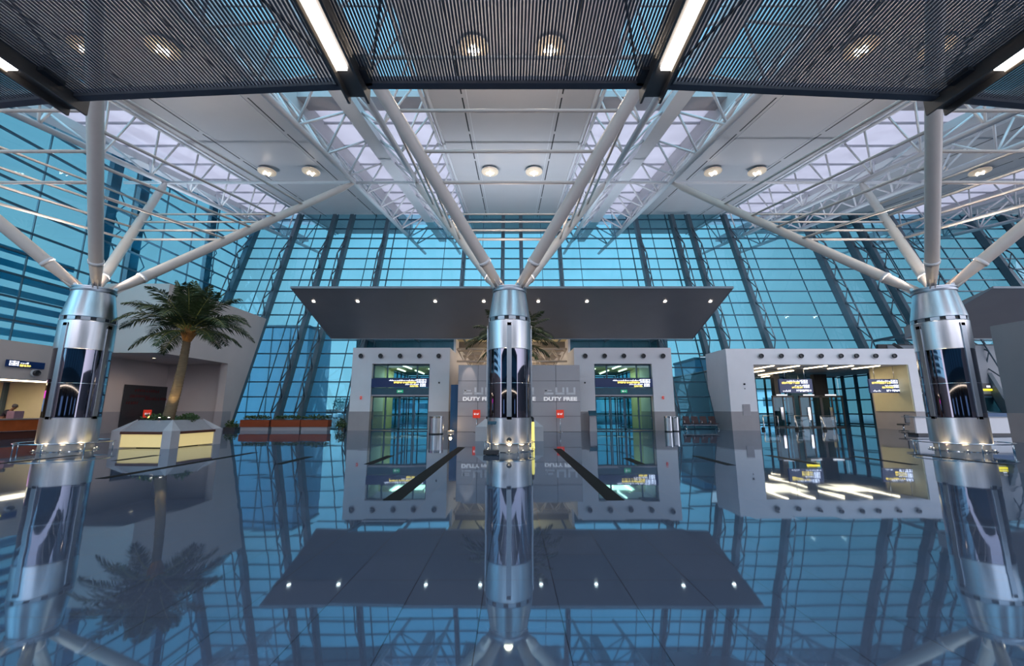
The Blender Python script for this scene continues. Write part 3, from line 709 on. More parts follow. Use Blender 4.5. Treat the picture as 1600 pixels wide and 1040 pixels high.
# ------------------------------------------------------------ twin portals
def wayfind(parent_name, label, loc, w, h, rows, seed, rz=0, hang=0, emp='sign_panel'):
    t = thing('wayfinding_sign', label, 'sign', loc, rz)
    box(0, w, 0, .14, 0, h).build('sign_panel', 'sign_blue', t)
    glyph_rows(t, rows, .012, seed)
    for x in ((w*.2, w*.8) if hang else ()): MB().tube([(x, .07, h), (x, .07, h+hang)], .015, 6).build('hanger', 'chrome', t)
    return t
def portal(side):
    s = side
    sd = 'left' if s < 0 else 'right'
    def bx(mb, a, b, *r): x0, x1 = sorted((s*a, s*b)); return mb.box(x0, x1, *r)
    mb = MB(); bx(mb, 9.94, 11.38, 30, 33.0, 0, 5.79); bx(mb, 4.43, 5.85, 30, 33.0, 0, 5.79); bx(mb, 5.85, 9.94, 30, 33.0, 4.64, 5.79)
    w = st(mb.build('wall_portal_'+sd, 'plaster'))
    mb = MB(); bx(mb, 9.93, 11.40, 29.98, 33.0, 0, 1.3); bx(mb, 4.42, 5.86, 29.98, 33, 0, 1.3); mb.build('wall_dado', 'plaster_dark', w)
    # vestibule
    mb = MB(); bx(mb, 9.94, 10.1, 33, 35.6, 0, 4.7); bx(mb, 5.7, 5.85, 33, 35.6, 0, 4.7); st(mb.build('wall_vestibule_'+sd, 'cream_wall'))
    mb = MB(); bx(mb, 5.7, 10.1, 33, 41, 4.66, 4.8); st(mb.build('ceiling', 'cream_wall'))
    mb = MB(); bx(mb, 5.7, 10.1, 33, 41, -.05, -.002); st(mb.build('floor_vestibule_'+sd, 'polished_stone'))
    for k, (x, y0, y1) in enumerate(((6.6, 33.6, 36), (8.0, 31.0, 33.6), (8.0, 35.0, 38.4), (9.1, 33.6, 36))):
        mb = MB(); bx(mb, x-.05, x+.05, y0, y1, 4.58, 4.63)
        tag(mb.build('strip_light', 'lamp_warm'), 'thin strip light on the vestibule ceiling behind the %s portal, %s' % (sd, ['inner side', 'nearest the doors', 'middle far', 'outer side'][k]), 'strip light', 'vestibule strip lights')
    lamp('vestibule_lamp', 'AREA', (s*8, 34.5, 4.5), 110, (1, .86, .5), size=2.5)
    # glazed screen
    mb = MB()
    for x in (5.90, 6.79, 8.93, 9.89): bx(mb, x-.05, x+.05, 30.3, 30.42, 2.45, 4.62)
    for z in (4.58, 3.62): bx(mb, 5.85, 9.94, 30.3, 30.42, z-.05, z+.05)
    fr = tag(mb.build('entrance_screen', 'frame_blue'), 'dark framed glass screen above the sliding doors of the %s portal' % sd, 'glass screen')
    mb = MB(); bx(mb, 5.88, 9.92, 30.35, 30.36, 2.45, 4.6); mb.build('screen_glass', 'door_glass', fr)
    mb = MB(); bx(mb, 5.87, 9.93, 30.1, 30.5, 2.45, 2.95); tr = mb.build('door_housing', 'post_teal', fr)
    mb = MB(); bx(mb, 5.87, 9.93, 30.05, 30.5, 2.36, 2.46); mb.build('door_track', 'panel_grey', fr)
    # sliding doors
    for k, (a, b, y) in enumerate(((5.9, 6.95, 30.34), (6.95, 7.95, 30.22), (7.95, 8.95, 30.22), (8.95, 9.9, 30.34))):
        mb = MB(); bx(mb, a, a+.07, y, y+.06, .02, 2.36); bx(mb, b-.07, b, y, y+.06, .02, 2.36); bx(mb, a, b, y, y+.06, 2.27, 2.36); bx(mb, a, b, y, y+.06, .02, .12); bx(mb, a, b, y, y+.06, .98, 1.03)
        d = st(mb.build('door_%d' % (k+1+(0 if s < 0 else 4)), 'frame_blue'))
        mb = MB(); bx(mb, a+.06, b-.06, y+.025, y+.035, .1, 2.28); mb.build('door_glass', 'door_glass', d)
        mb = MB(); bx(mb, b-.12, b-.09, y-.05, y-.02, .8, 1.4); mb.build('door_handle', 'chrome', d)
    mb = MB()
    for xx in (10.02, 5.78):
        for y in (35.7, 37.0, 38.3, 39.6, 40.8): bx(mb, xx-.05, xx+.05, y-.05, y+.05, 0, 4.66)
        for z in (.1, 1.0, 2.4, 4.55): bx(mb, xx-.04, xx+.04, 35.6, 40.8, z-.05, z+.05)
    sg = st(mb.build('window_%d' % (70+s), 'frame_blue'))
    mb = MB(); bx(mb, 10.015, 10.025, 35.6, 40.8, 0, 4.6); bx(mb, 5.775, 5.785, 35.6, 40.8, 0, 4.6); mb.build('window_glass', 'door_glass', sg)
    # outer doors at the far end
    mb = MB()
    for x in (5.9, 6.9, 7.9, 8.9, 9.85): bx(mb, x-.05, x+.05, 40.8, 40.9, 0, 4.6)
    for z in (1.0, 2.4, 4.55): bx(mb, 5.85, 9.94, 40.8, 40.9, z-.05, z+.05)
    o_ = tag(mb.build('outer_screen', 'frame_blue'), 'glazed outer screen at the far end of the vestibule behind the %s portal' % sd, 'glass screen')
    mb = MB(); bx(mb, 5.88, 9.92, 40.84, 40.85, 0, 4.6); mb.build('screen_glass', 'door_glass', o_)
    # blue sign with writing at its right end (as seen)
    x0 = min(s*5.87, s*9.93)
    wayfind('', 'wide blue lit wayfinding sign with white and yellow writing over the %s portal doors' % sd, (x0, 29.97, 2.97), 4.06, .62,
            [(1.25, 3.15, .43, .56, 'sign_white', 'arabic'), (1.6, 3.15, .29, .41, 'sign_yellow', 'latin'), (3.2, 3.98, .33, .57, 'sign_white', 'picto'),
             (2.4, 3.35, .16, .27, 'sign_white', 'arabic'), (2.75, 3.35, .04, .15, 'sign_yellow', 'latin'), (3.45, 3.98, .06, .27, 'sign_white', 'picto')], 11)
    t = thing('exit_sign', 'small green lit exit sign under the blue sign of the %s portal' % sd, 'exit sign', (s*7.9, 30.06, 2.6))
    box(-.22, .22, -.03, .03, 0, .2).build('sign_box', 'exit_green', t)
    mb = MB().box(-.14, -.02, -.04, -.03, .05, .15).box(.02, .14, -.04, -.03, .08, .12); mb.build('running_pictogram', 'letter_white', t)
    for k, x in enumerate((5.21, 6.59, 7.96, 9.35, 10.75)):
        idx = 4-k if s < 0 else k
        nozzle((s*x, 29.99, 5.19), 'round air nozzle on the %s portal header, %s' % (sd, ['leftmost', 'second from left', 'middle one', 'fourth from left', 'rightmost'][idx]), 0, 'air nozzles on the twin portals')
    t = thing('fire_call_point', 'small red fire call point on the outer pier of the %s portal' % sd, 'call point', (s*10.6, 29.98, 2.25))
    box(-.06, .06, -.05, 0, -.10, .10).build('housing', 'red', t); box(-.03, .03, -.06, -.05, -.03, .03).build('push_plate', 'white_paint', t)
    t = thing('wall_camera', 'small dark camera on the inner pier of the %s portal' % sd, 'camera', (s*5.15, 29.98, 3.3))
    MB().lathe([(.06, 0), (.05, .05), (.001, .09)], 14).build('dome', 'charcoal', t).rotation_euler = (R(90), 0, 0)
    box(-.03, .03, -.02, 0, -.03, .03).build('bracket', 'white_steel', t)
portal(-1); portal(1)

# hall beyond, seen between the portals
st(box(-4.6, -4.43, 33, 52, 0, 8).build('wall_passage_left', 'plaster')); st(box(4.43, 4.6, 33, 52, 0, 8).build('wall_passage_right', 'plaster'))
st(box(-4.6, 4.6, 30.2, 52, 7.0, 7.2).build('ceiling', 'cream_wall')); st(box(-4.43, 4.43, 33.2, 52, -.1, -.002).build('floor_passage', 'polished_stone'))
st(box(-4.6, 4.6, 52, 52.2, 0, 8).build('wall_passage_end', 'plaster'))
for y, nm in ((33.5, 'nearest'), (38.0, 'second'), (42.5, 'third'), (47.0, 'farthest')):
    t = thing('passage_truss', 'warm lit white lattice truss over the passage behind the hoarding, '+nm, 'roof truss', (0, y, 5.2), 0, 'trusses in the passage')
    MB().tube([(-4.38,0,0),(4.38,0,0)], .08, 8).build('bottom_chord', 'warm_white_steel', t); MB().tube([(-4.4,0,1.0),(4.4,0,1.0)], .08, 8).build('top_chord', 'warm_white_steel', t)
    MB().tube([(-4.4,1.2,1.0),(4.4,1.2,1.0)], .06, 8).build('rear_chord', 'warm_white_steel', t)
    for k in range(8):
        x = -4.4+1.1*k
        MB().tube([(x,0,1),(x+.55,0,0),(x+1.1,0,1)], .045, 6).build('web_brace', 'warm_white_steel', t)
        MB().tube([(x,1.2,1),(x+.55,0,0),(x+1.1,1.2,1)], .04, 6).build('rear_brace', 'warm_white_steel', t)
for y in (34, 40, 46): lamp('passage_lamp', 'AREA', (0, y, 4.2), 170, (1, .80, .58), rot=(R(180), 0, 0), size=3)
# hoarding
t = thing('hoarding', 'tall grey panelled hoarding lettered DUTY FREE between the two portals', 'hoarding', (0, 28.5, 0))
x = -3.62; xs = [-3.62, -2.28, -.85, .75, 1.35, 2.95, 4.56]; zs = [0, 1.0, 1.95, 3.33, 4.40]
for a, b in zip(xs[:-1], xs[1:]):
    mb = MB()
    for z0, z1 in zip(zs[:-1], zs[1:]): mb.box(a+.012, b-.012, 0, .06, z0+.012, z1-.012)
    mb.build('panel', 'panel_grey', t)
box(xs[0], xs[-1], .06, .12, 0, 4.4).build('backing', 'charcoal', t)
for k, (x0, x1) in enumerate(((-3.30, -1.12), (-.66, 1.55), (2.10, 4.32))):
    text_mesh('lettering', 'DUTY FREE', .34, 'letter_white', t, (x0, -.005, 2.02), width=x1-x0, bold=.012)
    w = (x1-x0)/3.0; mb = MB()
    for j in range(3):
        a = x0+w*j+.06; b = x0+w*(j+1)-.08; z = 2.42; th = .13
        if j == 0:
            mb.box(a, b, -.012, 0, z, z+th).box(a, b-.1, -.012, 0, z+.22, z+.22+th*.6).box(a+.05, a+.17, -.012, 0, z+.1, z+.3)
        else:
            mb.box(a, b, -.012, 0, z, z+th).box(a, a+.13, -.012, 0, z+.1, z+.48).box(b-.13, b, -.012, 0, z+.1, z+.48)
    mb.build('logo_characters', 'panel_grey' if False else 'white_paint', t)
tag(MB().box(-4.15, -3.66, 28.9, 29.0, 0, 3.1).build('banner', 'blue_panel'), 'tall plain blue banner panel standing left of the hoarding', 'banner')
lamp('hoarding_spot', 'SPOT', (-2.9, 27.6, 5.2), 60, (1, .85, .7), rot=(R(28), 0, 0), size=.05, spot=35)
t = thing('floor_lamp', 'small warm floor light on the ground left of the hoarding', 'lamp', (-3.9, 27.6, 0))
box(-.2, .2, -.12, .12, 0, .12).build('housing', 'warm_white_steel', t, bevel=.02); MB().lathe([(.05, .12), (.03, .14), (.001, .145)], 12).build('lens', 'lamp_warm', t)
lamp('floor_lamp_light', 'POINT', (-3.9, 27.5, .35), 12, (1, .65, .3), size=.08)

# ------------------------------------------------------------ wide portal at right
mb = MB().box(15.3, 17.18, 30, 33.2, 0, 5.72).box(17.18, 28.2, 30, 33.2, 4.58, 5.72).box(28.2, 28.9, 30, 33.2, 0, 5.72)
w = st(mb.build('wall_portal_wide', 'plaster'))
MB().box(15.28, 17.20, 29.98, 33.2, 0, 1.3).box(28.18, 28.92, 29.98, 33.2, 0, 1.3).build('wall_dado', 'plaster_dark', w)
st(MB().box(17.0, 17.18, 33.2, 46, 0, 4.7).build('wall_arrivals', 'post_teal'))
mb = MB()
for y in (33.4, 35.0, 36.6, 38.2, 39.8, 41.4): mb.box(32.15, 32.35, y-.12, y+.12, 0, 4.62)
for z in (.1, 1.0, 2.3, 3.4, 4.5): mb.box(32.2, 32.3, 33.3, 42, z-.06, z+.06)
w = st(mb.build('window_61', 'frame_blue')); box(32.24, 32.25, 33.3, 42, 0, 4.6).build('window_glass', 'door_glass', w)
st(box(28.12, 28.2, 30.05, 33.2, 1.3, 4.58).build('wall_portal_lining', 'cream_wall'))
st(MB().box(28.2, 32.4, 33.2, 33.4, 0, 4.7).build('wall_arrivals_front', 'plaster_dark'))
st(MB().box(17.0, 32.4, 33.2, 46, 4.62, 4.8).build('ceiling', 'plaster_dark'))
st(box(17.0, 32.4, 33.2, 46, -.1, -.002).build('floor_arrivals', 'polished_stone'))
k = 0
for row, (y0, y1, xs) in enumerate(((30.5, 33.0, (18.95, 20.8, 22.8, 24.7, 26.6)), (34.5, 39.5, (20.6, 23.0)), (40.0, 41.8, (24.6,)))):
    for j, x in enumerate(xs):
        z = 4.54
        tag(box(x-.03, x+.03, y0, y1, z-.02, z+.03).build('strip_light', 'lamp_warm'), 'thin strip light on the wide portal ceiling, %s row, %s from left' % (['front', 'middle', 'rear'][row], ['first', 'second', 'third', 'fourth', 'fifth'][j]), 'strip light', 'wide portal strip lights')
for x in (20, 25.5): lamp('arrivals_lamp', 'AREA', (x, 33.5, 4.45), 70, (1, .82, .56), size=3)
# glazed back wall of that hall with dark frames
mb = MB()
for x in [17.2+.98*i for i in range(16)]: mb.box(x-.07, x+.07, 42, 42.15, 0, 4.6)
for z in (.1, 1.0, 2.3, 3.4, 4.55): mb.box(17.18, 32.2, 42, 42.12, z-.05, z+.05)
w = st(mb.build('window_60', 'frame_blue')); box(17.18, 32.2, 42.05, 42.06, 0, 4.6).build('window_glass', 'door_glass', w)
for i, (x, wd, hh) in enumerate(((19.3, .5, 4.5), (21.0, .35, 4.5), (23.4, .5, 4.5), (25.3, 1.5, 4.5), (27.3, 1.1, 4.5))):
    tag(box(x-wd/2, x+wd/2, 37.5, 38.0, 0, hh).build('hall_pillar', 'frame_blue' if i % 2 else 'charcoal'), 'dark pillar inside the wide portal hall, %s from left' % ['first', 'second', 'third', 'fourth', 'fifth'][i], 'pillar', 'dark pillars in the wide portal')
# revolving door drum / glass enclosure
for i, x in enumerate((22.2, 24.4, 26.2)):
    t = thing('glass_door_set', 'dark framed glass door set with grey leaves inside the wide portal, %s from left' % ['first', 'second', 'third'][i], 'door', (x, 35.0, 0), 0, 'glass door sets in the wide portal')
    mb = MB()
    for a in (-.85, 0, .85): mb.box(a-.05, a+.05, 0, .08, 0, 2.5)
    mb.box(-.9, .9, 0, .08, 2.4, 2.55).box(-.9, .9, 0, .08, 0, .1).build('door_frame', 'charcoal', t)
    box(-.85, .85, .03, .05, .05, 2.45).build('door_glass', 'door_glass', t)
    mb = MB().box(-.3, -.1, -.04, 0, .6, 1.6).build('door_handle', 'chrome', t)
    box(-.45, .35, -.04, .1, 2.55, 2.64).build('door_sign_strip', 'sign_white', t)
rw = lambda: [(.55, 1.55, .80, .92, 'sign_white', 'arabic'), (.2, 1.55, .66, .79, 'sign_yellow', 'latin'), (1.6, 2.3, .68, .93, 'sign_white', 'picto'),
              (1.1, 1.7, .46, .57, 'sign_white', 'arabic'), (.9, 1.7, .34, .45, 'sign_yellow', 'latin'), (1.75, 2.3, .36, .58, 'sign_white', 'picto'),
              (.2, .75, .08, .22, 'sign_white', 'arabic'), (1.2, 2.3, .10, .24, 'sign_white', 'latin')]
wayfind('', 'hanging blue lit wayfinding sign at the left inside the wide portal', (19.45, 30.9, 2.62), 2.4, 1.0, rw(), 21, 0, .95)
wayfind('', 'hanging blue lit wayfinding sign at the right inside the wide portal', (26.0, 30.9, 2.62), 2.4, 1.0, rw(), 22, 0, .95)
t = thing('door_sign', 'small yellow green lit sign hanging deep inside the wide portal', 'sign', (23.5, 34.2, 2.75))
box(-.5, .5, 0, .06, 0, .16).build('sign_panel', 'yellow_strip', t); MB().tube([(-.4,.03,.16),(-.4,.03,1.85)], .01, 6).build('hanger', 'chrome', t)
for k, x in enumerate((17.74, 19.16, 20.58, 22.0, 23.41, 24.51, 25.88, 27.21)):
    nozzle((x, 29.99, 5.19), 'round air nozzle on the wide portal header, %s from left' % ['first', 'second', 'third', 'fourth', 'fifth', 'sixth', 'seventh', 'eighth'][k], 0, 'air nozzles on the wide portal')
t = thing('wall_grille', 'square grey vent grille low on the left pier of the wide portal', 'vent', (16.38, 29.98, 1.42))
box(-.26, .26, -.03, 0, -.38, .38).build('frame', 'panel_grey', t)
for k in range(9): box(-.22, .22, -.045, -.03, -.33+.08*k, -.29+.08*k).build('slat', 'plaster_dark', t)
t = thing('wall_camera', 'small dark camera on the left pier of the wide portal', 'camera', (16.4, 29.98, 3.2))
MB().lathe([(.07, 0), (.06, .05), (.001, .1)], 14).build('dome', 'charcoal', t).rotation_euler = (R(90), 0, 0)
box(-.03, .03, -.02, 0, -.35, -.28).build('bracket', 'charcoal', t)
# hand rails in the portal
for i, x in enumerate((18.2, 20.6, 22.6)):
    t = thing('hand_rail', 'chrome tube hand rail with glass infill in the wide portal, %s from left' % ['first', 'second', 'third'][i], 'rail', (x, 31.2, 0), 0, 'hand rails in the wide portal')
    MB().tube([(0,0,.25),(.9,1.6,.95),(2.1,1.7,.95)], .03, 8).build('rail', 'chrome', t)
    MB().tube([(0,0,0),(0,0,.25)], .03, 8).build('rail_post', 'chrome', t); MB().tube([(2.1,1.7,0),(2.1,1.7,.95)], .025, 8).build('rail_post', 'chrome', t); MB().tube([(.9,1.6,0),(.9,1.6,.95)], .025, 8).build('rail_post', 'chrome', t)
    MB().hexa([(.9,1.62,.1),(2.1,1.72,.1),(2.1,1.74,.1),(.9,1.64,.1),(.9,1.62,.85),(2.1,1.72,.85),(2.1,1.74,.85),(.9,1.64,.85)]).build('glass_infill', 'clear_glass', t)
    MB().lathe([(.12,0),(.12,.16),(.06,.2)], 12, (-.25,-.3,0)).build('foot_light', 'rubber', t)

# ------------------------------------------------------------ far right: grey wall, dark recess, desk
w = st(box(22.9, 23.3, -8, 19.88, 0, 5.38).build('wall_right', 'plaster_grey'))
box(22.88, 22.9, -8, 19.89, 0, 1.3).build('wall_dado', 'plaster_dark', w)
st(MB().box(28.9, 55, 33.0, 33.2, 0, 6.5).build('wall_right_rear', 'charcoal'))
st(MB().box(29.6, 39, 32.94, 32.98, 2.6, 6.4).build('wall_right_upper', 'plaster_grey'))
t = thing('steel_brace', 'dark zigzag steel brace against the wall behind the right column', 'brace', (0, 32.2, 0))
MB().tube([(29.4,0,6.4),(33.4,0,3.6),(30.0,0,4.4)], .12, 8).build('upper_brace', 'charcoal', t); MB().tube([(33.4,0,3.6),(32.6,0,3.0)], .12, 8).build('joint', 'charcoal', t)
MB().tube([(30.5,0,4.3),(35.0,0,.5)], .12, 8).build('lower_brace', 'charcoal', t)
t = thing('wall_sign', 'black wall sign with a bright yellow lower edge beside the right column', 'sign', (36.2, 32.84, 0))
box(-.15, 1.35, 0, .12, 3.0, 3.42).build('sign_panel', 'charcoal', t); box(-.15, 1.35, -.01, .13, 2.86, 3.0).build('yellow_edge', 'yellow_strip', t)
box(.45, .72, -.015, 0, 3.1, 3.25).build('symbol', 'sign_white', t); mb = MB().box(.9, 1.2, -.015, 0, 3.18, 3.26).build('lettering', 'sign_yellow', t)
t = thing('service_desk', 'long white service desk behind the right column', 'desk', (0, 24.6, 0))
MB().box(23.0, 29.1, 0, .1, .12, 1.0).build('front_panel', 'white_paint', t); MB().box(22.95, 29.2, -.05, .8, 1.0, 1.05).build('desk_top', 'plaster_grey', t); MB().box(23.1, 29.0, .05, .7, 0, .12).build('plinth', 'charcoal', t)
MB().box(26.2, 29.1, -.02, 0, 1.05, 1.25).build('blue_ledge', 'blue_panel', t)
for i, x in enumerate((26.6,)):
    t = thing('office_chair', 'dark office chair by the cream wall beside the white desk', 'chair', (25.9, 28.6, 0), R(200))
    MB().box(-.25,.25,-.25,.25,.42,.52).build('seat', 'charcoal', t, bevel=.04); MB().box(-.24,.24,.22,.30,.55,1.1).build('backrest', 'charcoal', t, bevel=.04); MB().tube([(0,0,.08),(0,0,.42)], .03, 8).build('stem', 'chrome', t)
    for k in range(5): a = R(72*k); MB().tube([(0,0,.1),(.28*math.cos(a),.28*math.sin(a),.04)], .02, 6).build('base_leg', 'charcoal', t)

# ------------------------------------------------------------ overhead slatted canopy
GX = [-13.4, -8.05, -2.72, 2.46, 7.85, 13.2]
def gy(x): return 6.50+.0055*(x+.1)**2
gl = ['far left', 'left', 'centre', 'right', 'far right']
for i in range(5):
    x0, x1 = GX[i]+.2, GX[i+1]-.2; pitch = .050 if i == 2 else .062
    t = thing('slatted_canopy', 'dark slatted metal canopy panel overhead, %s' % gl[i], 'canopy panel', (0, 0, 7.0), 0, 'slatted canopy panels overhead')
    mb = MB(); x = x0
    while x < x1:
        y1 = gy(x)-.1
        mb.box(x, x+pitch*(.58 if i == 2 else .50), -4, y1, .06, .075); x += pitch
    mb.build('slats', 'grille', t)
    a, b = gy(x0), gy(x1)
    MB().hexa([(x0,a-.14,0),(x1,b-.14,0),(x1,b,0),(x0,a,0),(x0,a-.14,.14),(x1,b-.14,.14),(x1,b,.14),(x0,a,.14)]).build('edge_beam', 'grille', t)
    for yy in (1.5, -1.5, 4.4): pass
    m_ = (x0+x1)/2
    MB().tube([(x0+.12, 6.35, .25), (m_-.7, 2.6, .30)], .022, 8).build('tie_rod', 'charcoal', t)
    MB().tube([(x1-.12, 6.35, .25), (m_+.7, 2.6, .30)], .022, 8).build('tie_rod', 'charcoal', t)
    for xx in (x0+.05, x1-.05): MB().box(xx-.06, xx+.06, 6.1, 6.45, .0, .30).build('corner_bracket', 'charcoal', t)
for i, x in enumerate(GX[1:5]):
    t = thing('canopy_beam', 'bronze channel beam with a bright strip light between slatted panels, %s' % ['far left', 'left of centre', 'right of centre', 'far right'][i], 'beam', (x, 0, 6.85), 0, 'channel beams of the slatted canopy')
    y1 = gy(x)+.12
    MB().box(-.17, .17, -4, y1, .10, .16).build('web', 'beam_bronze', t)
    for s in (-1, 1): MB().box(s*.17-.02, s*.17+.02, -4, y1+.02, -.02, .45).build('flange', 'beam_bronze', t)
    o = (.03 if x > 0 else -.03)
    MB().box(o-.085, o+.085, -4, 5.98, .03, .09).build('strip_light', 'lamp_white', t)
    MB().box(o*5-.02 if False else (-.15 if x < 0 else .11), (-.11 if x < 0 else .15), -4, 5.98, .0, .05).build('reflector_lip', 'dish', t)

# ------------------------------------------------------------ hexagonal planters with benches
def hexpt(r, a): return Vector((r*math.cos(R(a)), r*math.sin(R(a)), 0))
def planter(label, loc, a0, Ro, cw=.38):
    t = thing('bench_planter', label, 'planter', loc)
    Ri = Ro-.72; zb, zt = .62, 1.05
    for k in range(4):
        A, B = a0+90*k, a0+90*(k+1)
        o0, o1 = hexpt(Ro, A), hexpt(Ro, B); i0, i1 = hexpt(Ri, A), hexpt(Ri, B); d = (o1-o0).normalized(); n = Vector((d.y, -d.x, 0))
        p0, p1 = o0+d*cw, o1-d*cw; q0, q1 = i0+d*.02, i1-d*.02
        up = lambda v, z: Vector((v.x, v.y, z))
        ins = -n*.04
        MB().hexa([up(p0+ins,.05), up(p1+ins,.05), up(q1,.05), up(q0,.05), up(p0+ins,.54), up(p1+ins,.54), up(q1,.54), up(q0,.54)]).build('glowing_front', 'glow_panel', t)
        m0, m1 = p0.lerp(q0, .30), p1.lerp(q1, .30)
        MB().hexa([up(p0+n*.02,.53), up(p1+n*.02,.53), up(m1,.53), up(m0,.53), up(p0+n*.02,.63), up(p1+n*.02,.63), up(m1,.63), up(m0,.63)]).build('bench_seat', 'bench_wood', t)
        e0, e1 = p0.lerp(q0, .10), p1.lerp(q1, .10)
        MB().hexa([up(e0,.60), up(e1,.60), up(q1,.60), up(q0,.60), up(i0+d*.02,zt-.02), up(i1-d*.02,zt-.02), up(i1*.95,zt), up(i0*.95,zt)]).build('sloping_back', 'concrete', t)
        dl = (hexpt(Ro, A)-hexpt(Ro, A-90)).normalized()
        c0, c1 = o0-dl*cw, o0+d*cw; b1 = i0+d*.10; b0 = i0-dl*.10
        vs = [up(c0,0), up(o0,0), up(c1,0), up(b1,0), up(b0,0), up(c0,.66), up(o0,.66), up(c1,.66), up(i0,zt+.03)]
        MB().add(vs, [(0,1,6,5),(1,2,7,6),(5,6,8),(6,7,8),(2,3,8,7),(4,0,5,8),(4,3,2,1,0)]).build('corner_block', 'concrete_pale', t)
    MB().prism([tuple(hexpt(Ri-.06, a0+90*k))[:2] for k in range(4)], 0, .92).build('soil_bed', 'soil', t)
    return t
planter('square concrete planter with glowing bench fronts at left under the palm', (-14.05, 17.80, 0), -50, 1.77)
planter('square concrete planter mostly hidden behind the central column', (-.12, 21.95, 0), -45, 2.26, .66)

def frond_mesh(rnd, L, az, el, droop):
    r = MB(); lf = MB()
    base = Vector((0,0,0)); d = Vector((math.cos(az)*math.cos(el), math.sin(az)*math.cos(el), math.sin(el)))
    pts = [base]; n = 16; side = Vector((-math.sin(az), math.cos(az), 0))
    for k in range(n):
        d = (d+Vector((0,0,-droop*(.3+1.0*k/n)))).normalized(); pts.append(pts[-1]+d*L/n)
    r.tube(pts, [.03*(1-.85*k/n) for k in range(n+1)], 5)
    for k in range(2, n+1):
        for h in (0, .33, .66):
            if k == n and h: break
            p = pts[k] if h == 0 else pts[k].lerp(pts[min(k+1, n)], h); t = (pts[k]-pts[k-1]).normalized(); u = t.cross(side)*-1
            f = (k+h)/n; ll = L*.27*math.sin(math.pi*min(1, f*.82+.16))+.1
            for s in (-1, 1):
                dr = (side*s*.80+t*.62+Vector((0,0,1))*rnd.uniform(-.30, .12)).normalized(); w = .030
                tip = p+dr*ll+Vector((0,0,-.16*ll)); mid = p+dr*ll*.5+Vector((0,0,.02)); wv = t*w
                nrm = dr.cross(t).normalized()*.008
                lf.add([p-wv*.5, p+wv*.5, mid+wv, tip, mid-wv, mid+nrm], [(0,5,4),(0,1,5),(1,2,5),(2,3,5),(5,3,4)])
    return r, lf
def palm(label, loc, H=4.75, seed=3):
    rnd = random.Random(seed); t = thing('palm_tree', label, 'palm tree', loc, 0)
    pts = []; rs = []
    for k in range(60):
        f = k/59; z = f*H; pts.append((-.25+.42*f+.10*math.sin(f*3.0), -.05*f, z)); rs.append((.19-.055*f)+(.012 if k % 2 else 0)+(.05*(1-f)**6))
    top = Vector(pts[-1])
    MB().tube(pts, rs, 14).build('trunk', 'trunk', t)
    cb = MB()
    cb.lathe([(.13,-.32),(.20,-.12),(.24,.05),(.20,.22),(.10,.42)], 14, top)
    for k in range(14):
        a = R(360*k/14+rnd.uniform(-8, 8)); z = rnd.uniform(-.15, .2)
        cb.tube([top+Vector((math.cos(a)*.12, math.sin(a)*.12, z-.1)), top+Vector((math.cos(a)*.30, math.sin(a)*.30, z+.22))], [.06,.03], 5)
    cb.build('crown_base', 'trunk_crown', t)
    specs = []
    for k in range(11): specs.append((2.6, R(360*k/11+rnd.uniform(-10, 10)), R(rnd.uniform(22, 42)), rnd.uniform(.10, .13)))
    for k in range(9): specs.append((2.4, R(360*k/9+20+rnd.uniform(-10, 10)), R(rnd.uniform(48, 64)), rnd.uniform(.085, .11)))
    for k in range(6): specs.append((2.1, R(60*k+rnd.uniform(-15, 15)), R(rnd.uniform(70, 84)), rnd.uniform(.04, .07)))
    for k in range(6): specs.append((2.0, R(60*k+33+rnd.uniform(-12, 12)), R(rnd.uniform(-2, 14)), rnd.uniform(.08, .11)))
    for L, az, el, dr in specs:
        r, lf = frond_mesh(rnd, L, az, el, dr)
        p = top+Vector((math.cos(az)*.1, math.sin(az)*.1, .15))
        lo = lf.build('frond', 'frond', t, p); r.build('rachis', 'rachis', lo)
    return t
pm = palm('tall palm tree growing from the square planter at left', (-14.05, 17.85, .85), 3.75, 3)
dup(pm, (-.12, 21.95, .85), 'palm tree partly hidden behind the central column', R(35))
lamp('palm_lamp', 'SPOT', (-13.7, 17.2, 1.0), 380, (1, .72, .30), rot=(R(180-10), R(-14)*-1, 0), size=.04, spot=55).rotation_euler = Vector((-.35, .65, 3.6)).to_track_quat('-Z', 'Y').to_euler()
lamp('palm_lamp', 'SPOT', (-14.6, 17.3, 1.0), 200, (1, .72, .30), size=.04, spot=50).rotation_euler = Vector((.55, .55, 3.6)).to_track_quat('-Z', 'Y').to_euler()
for i, (x, y) in enumerate(((-13.95, 17.05), (-13.7, 17.2))):
    t = thing('garden_spotlight', 'small warm spotlight in the left planter, %s of two' % ('left' if i == 0 else 'right'), 'spotlight', (x, y, .92), 0, 'planter spotlights')
    MB().tube([(0,0,0),(0,0,.12)], .012, 6).build('spike', 'charcoal', t); MB().lathe([(.05,.12),(.06,.22),(.03,.23)], 12).build('housing', 'charcoal', t); MB().lathe([(.001,.235),(.04,.23)], 12).build('lens', 'bulb', t)

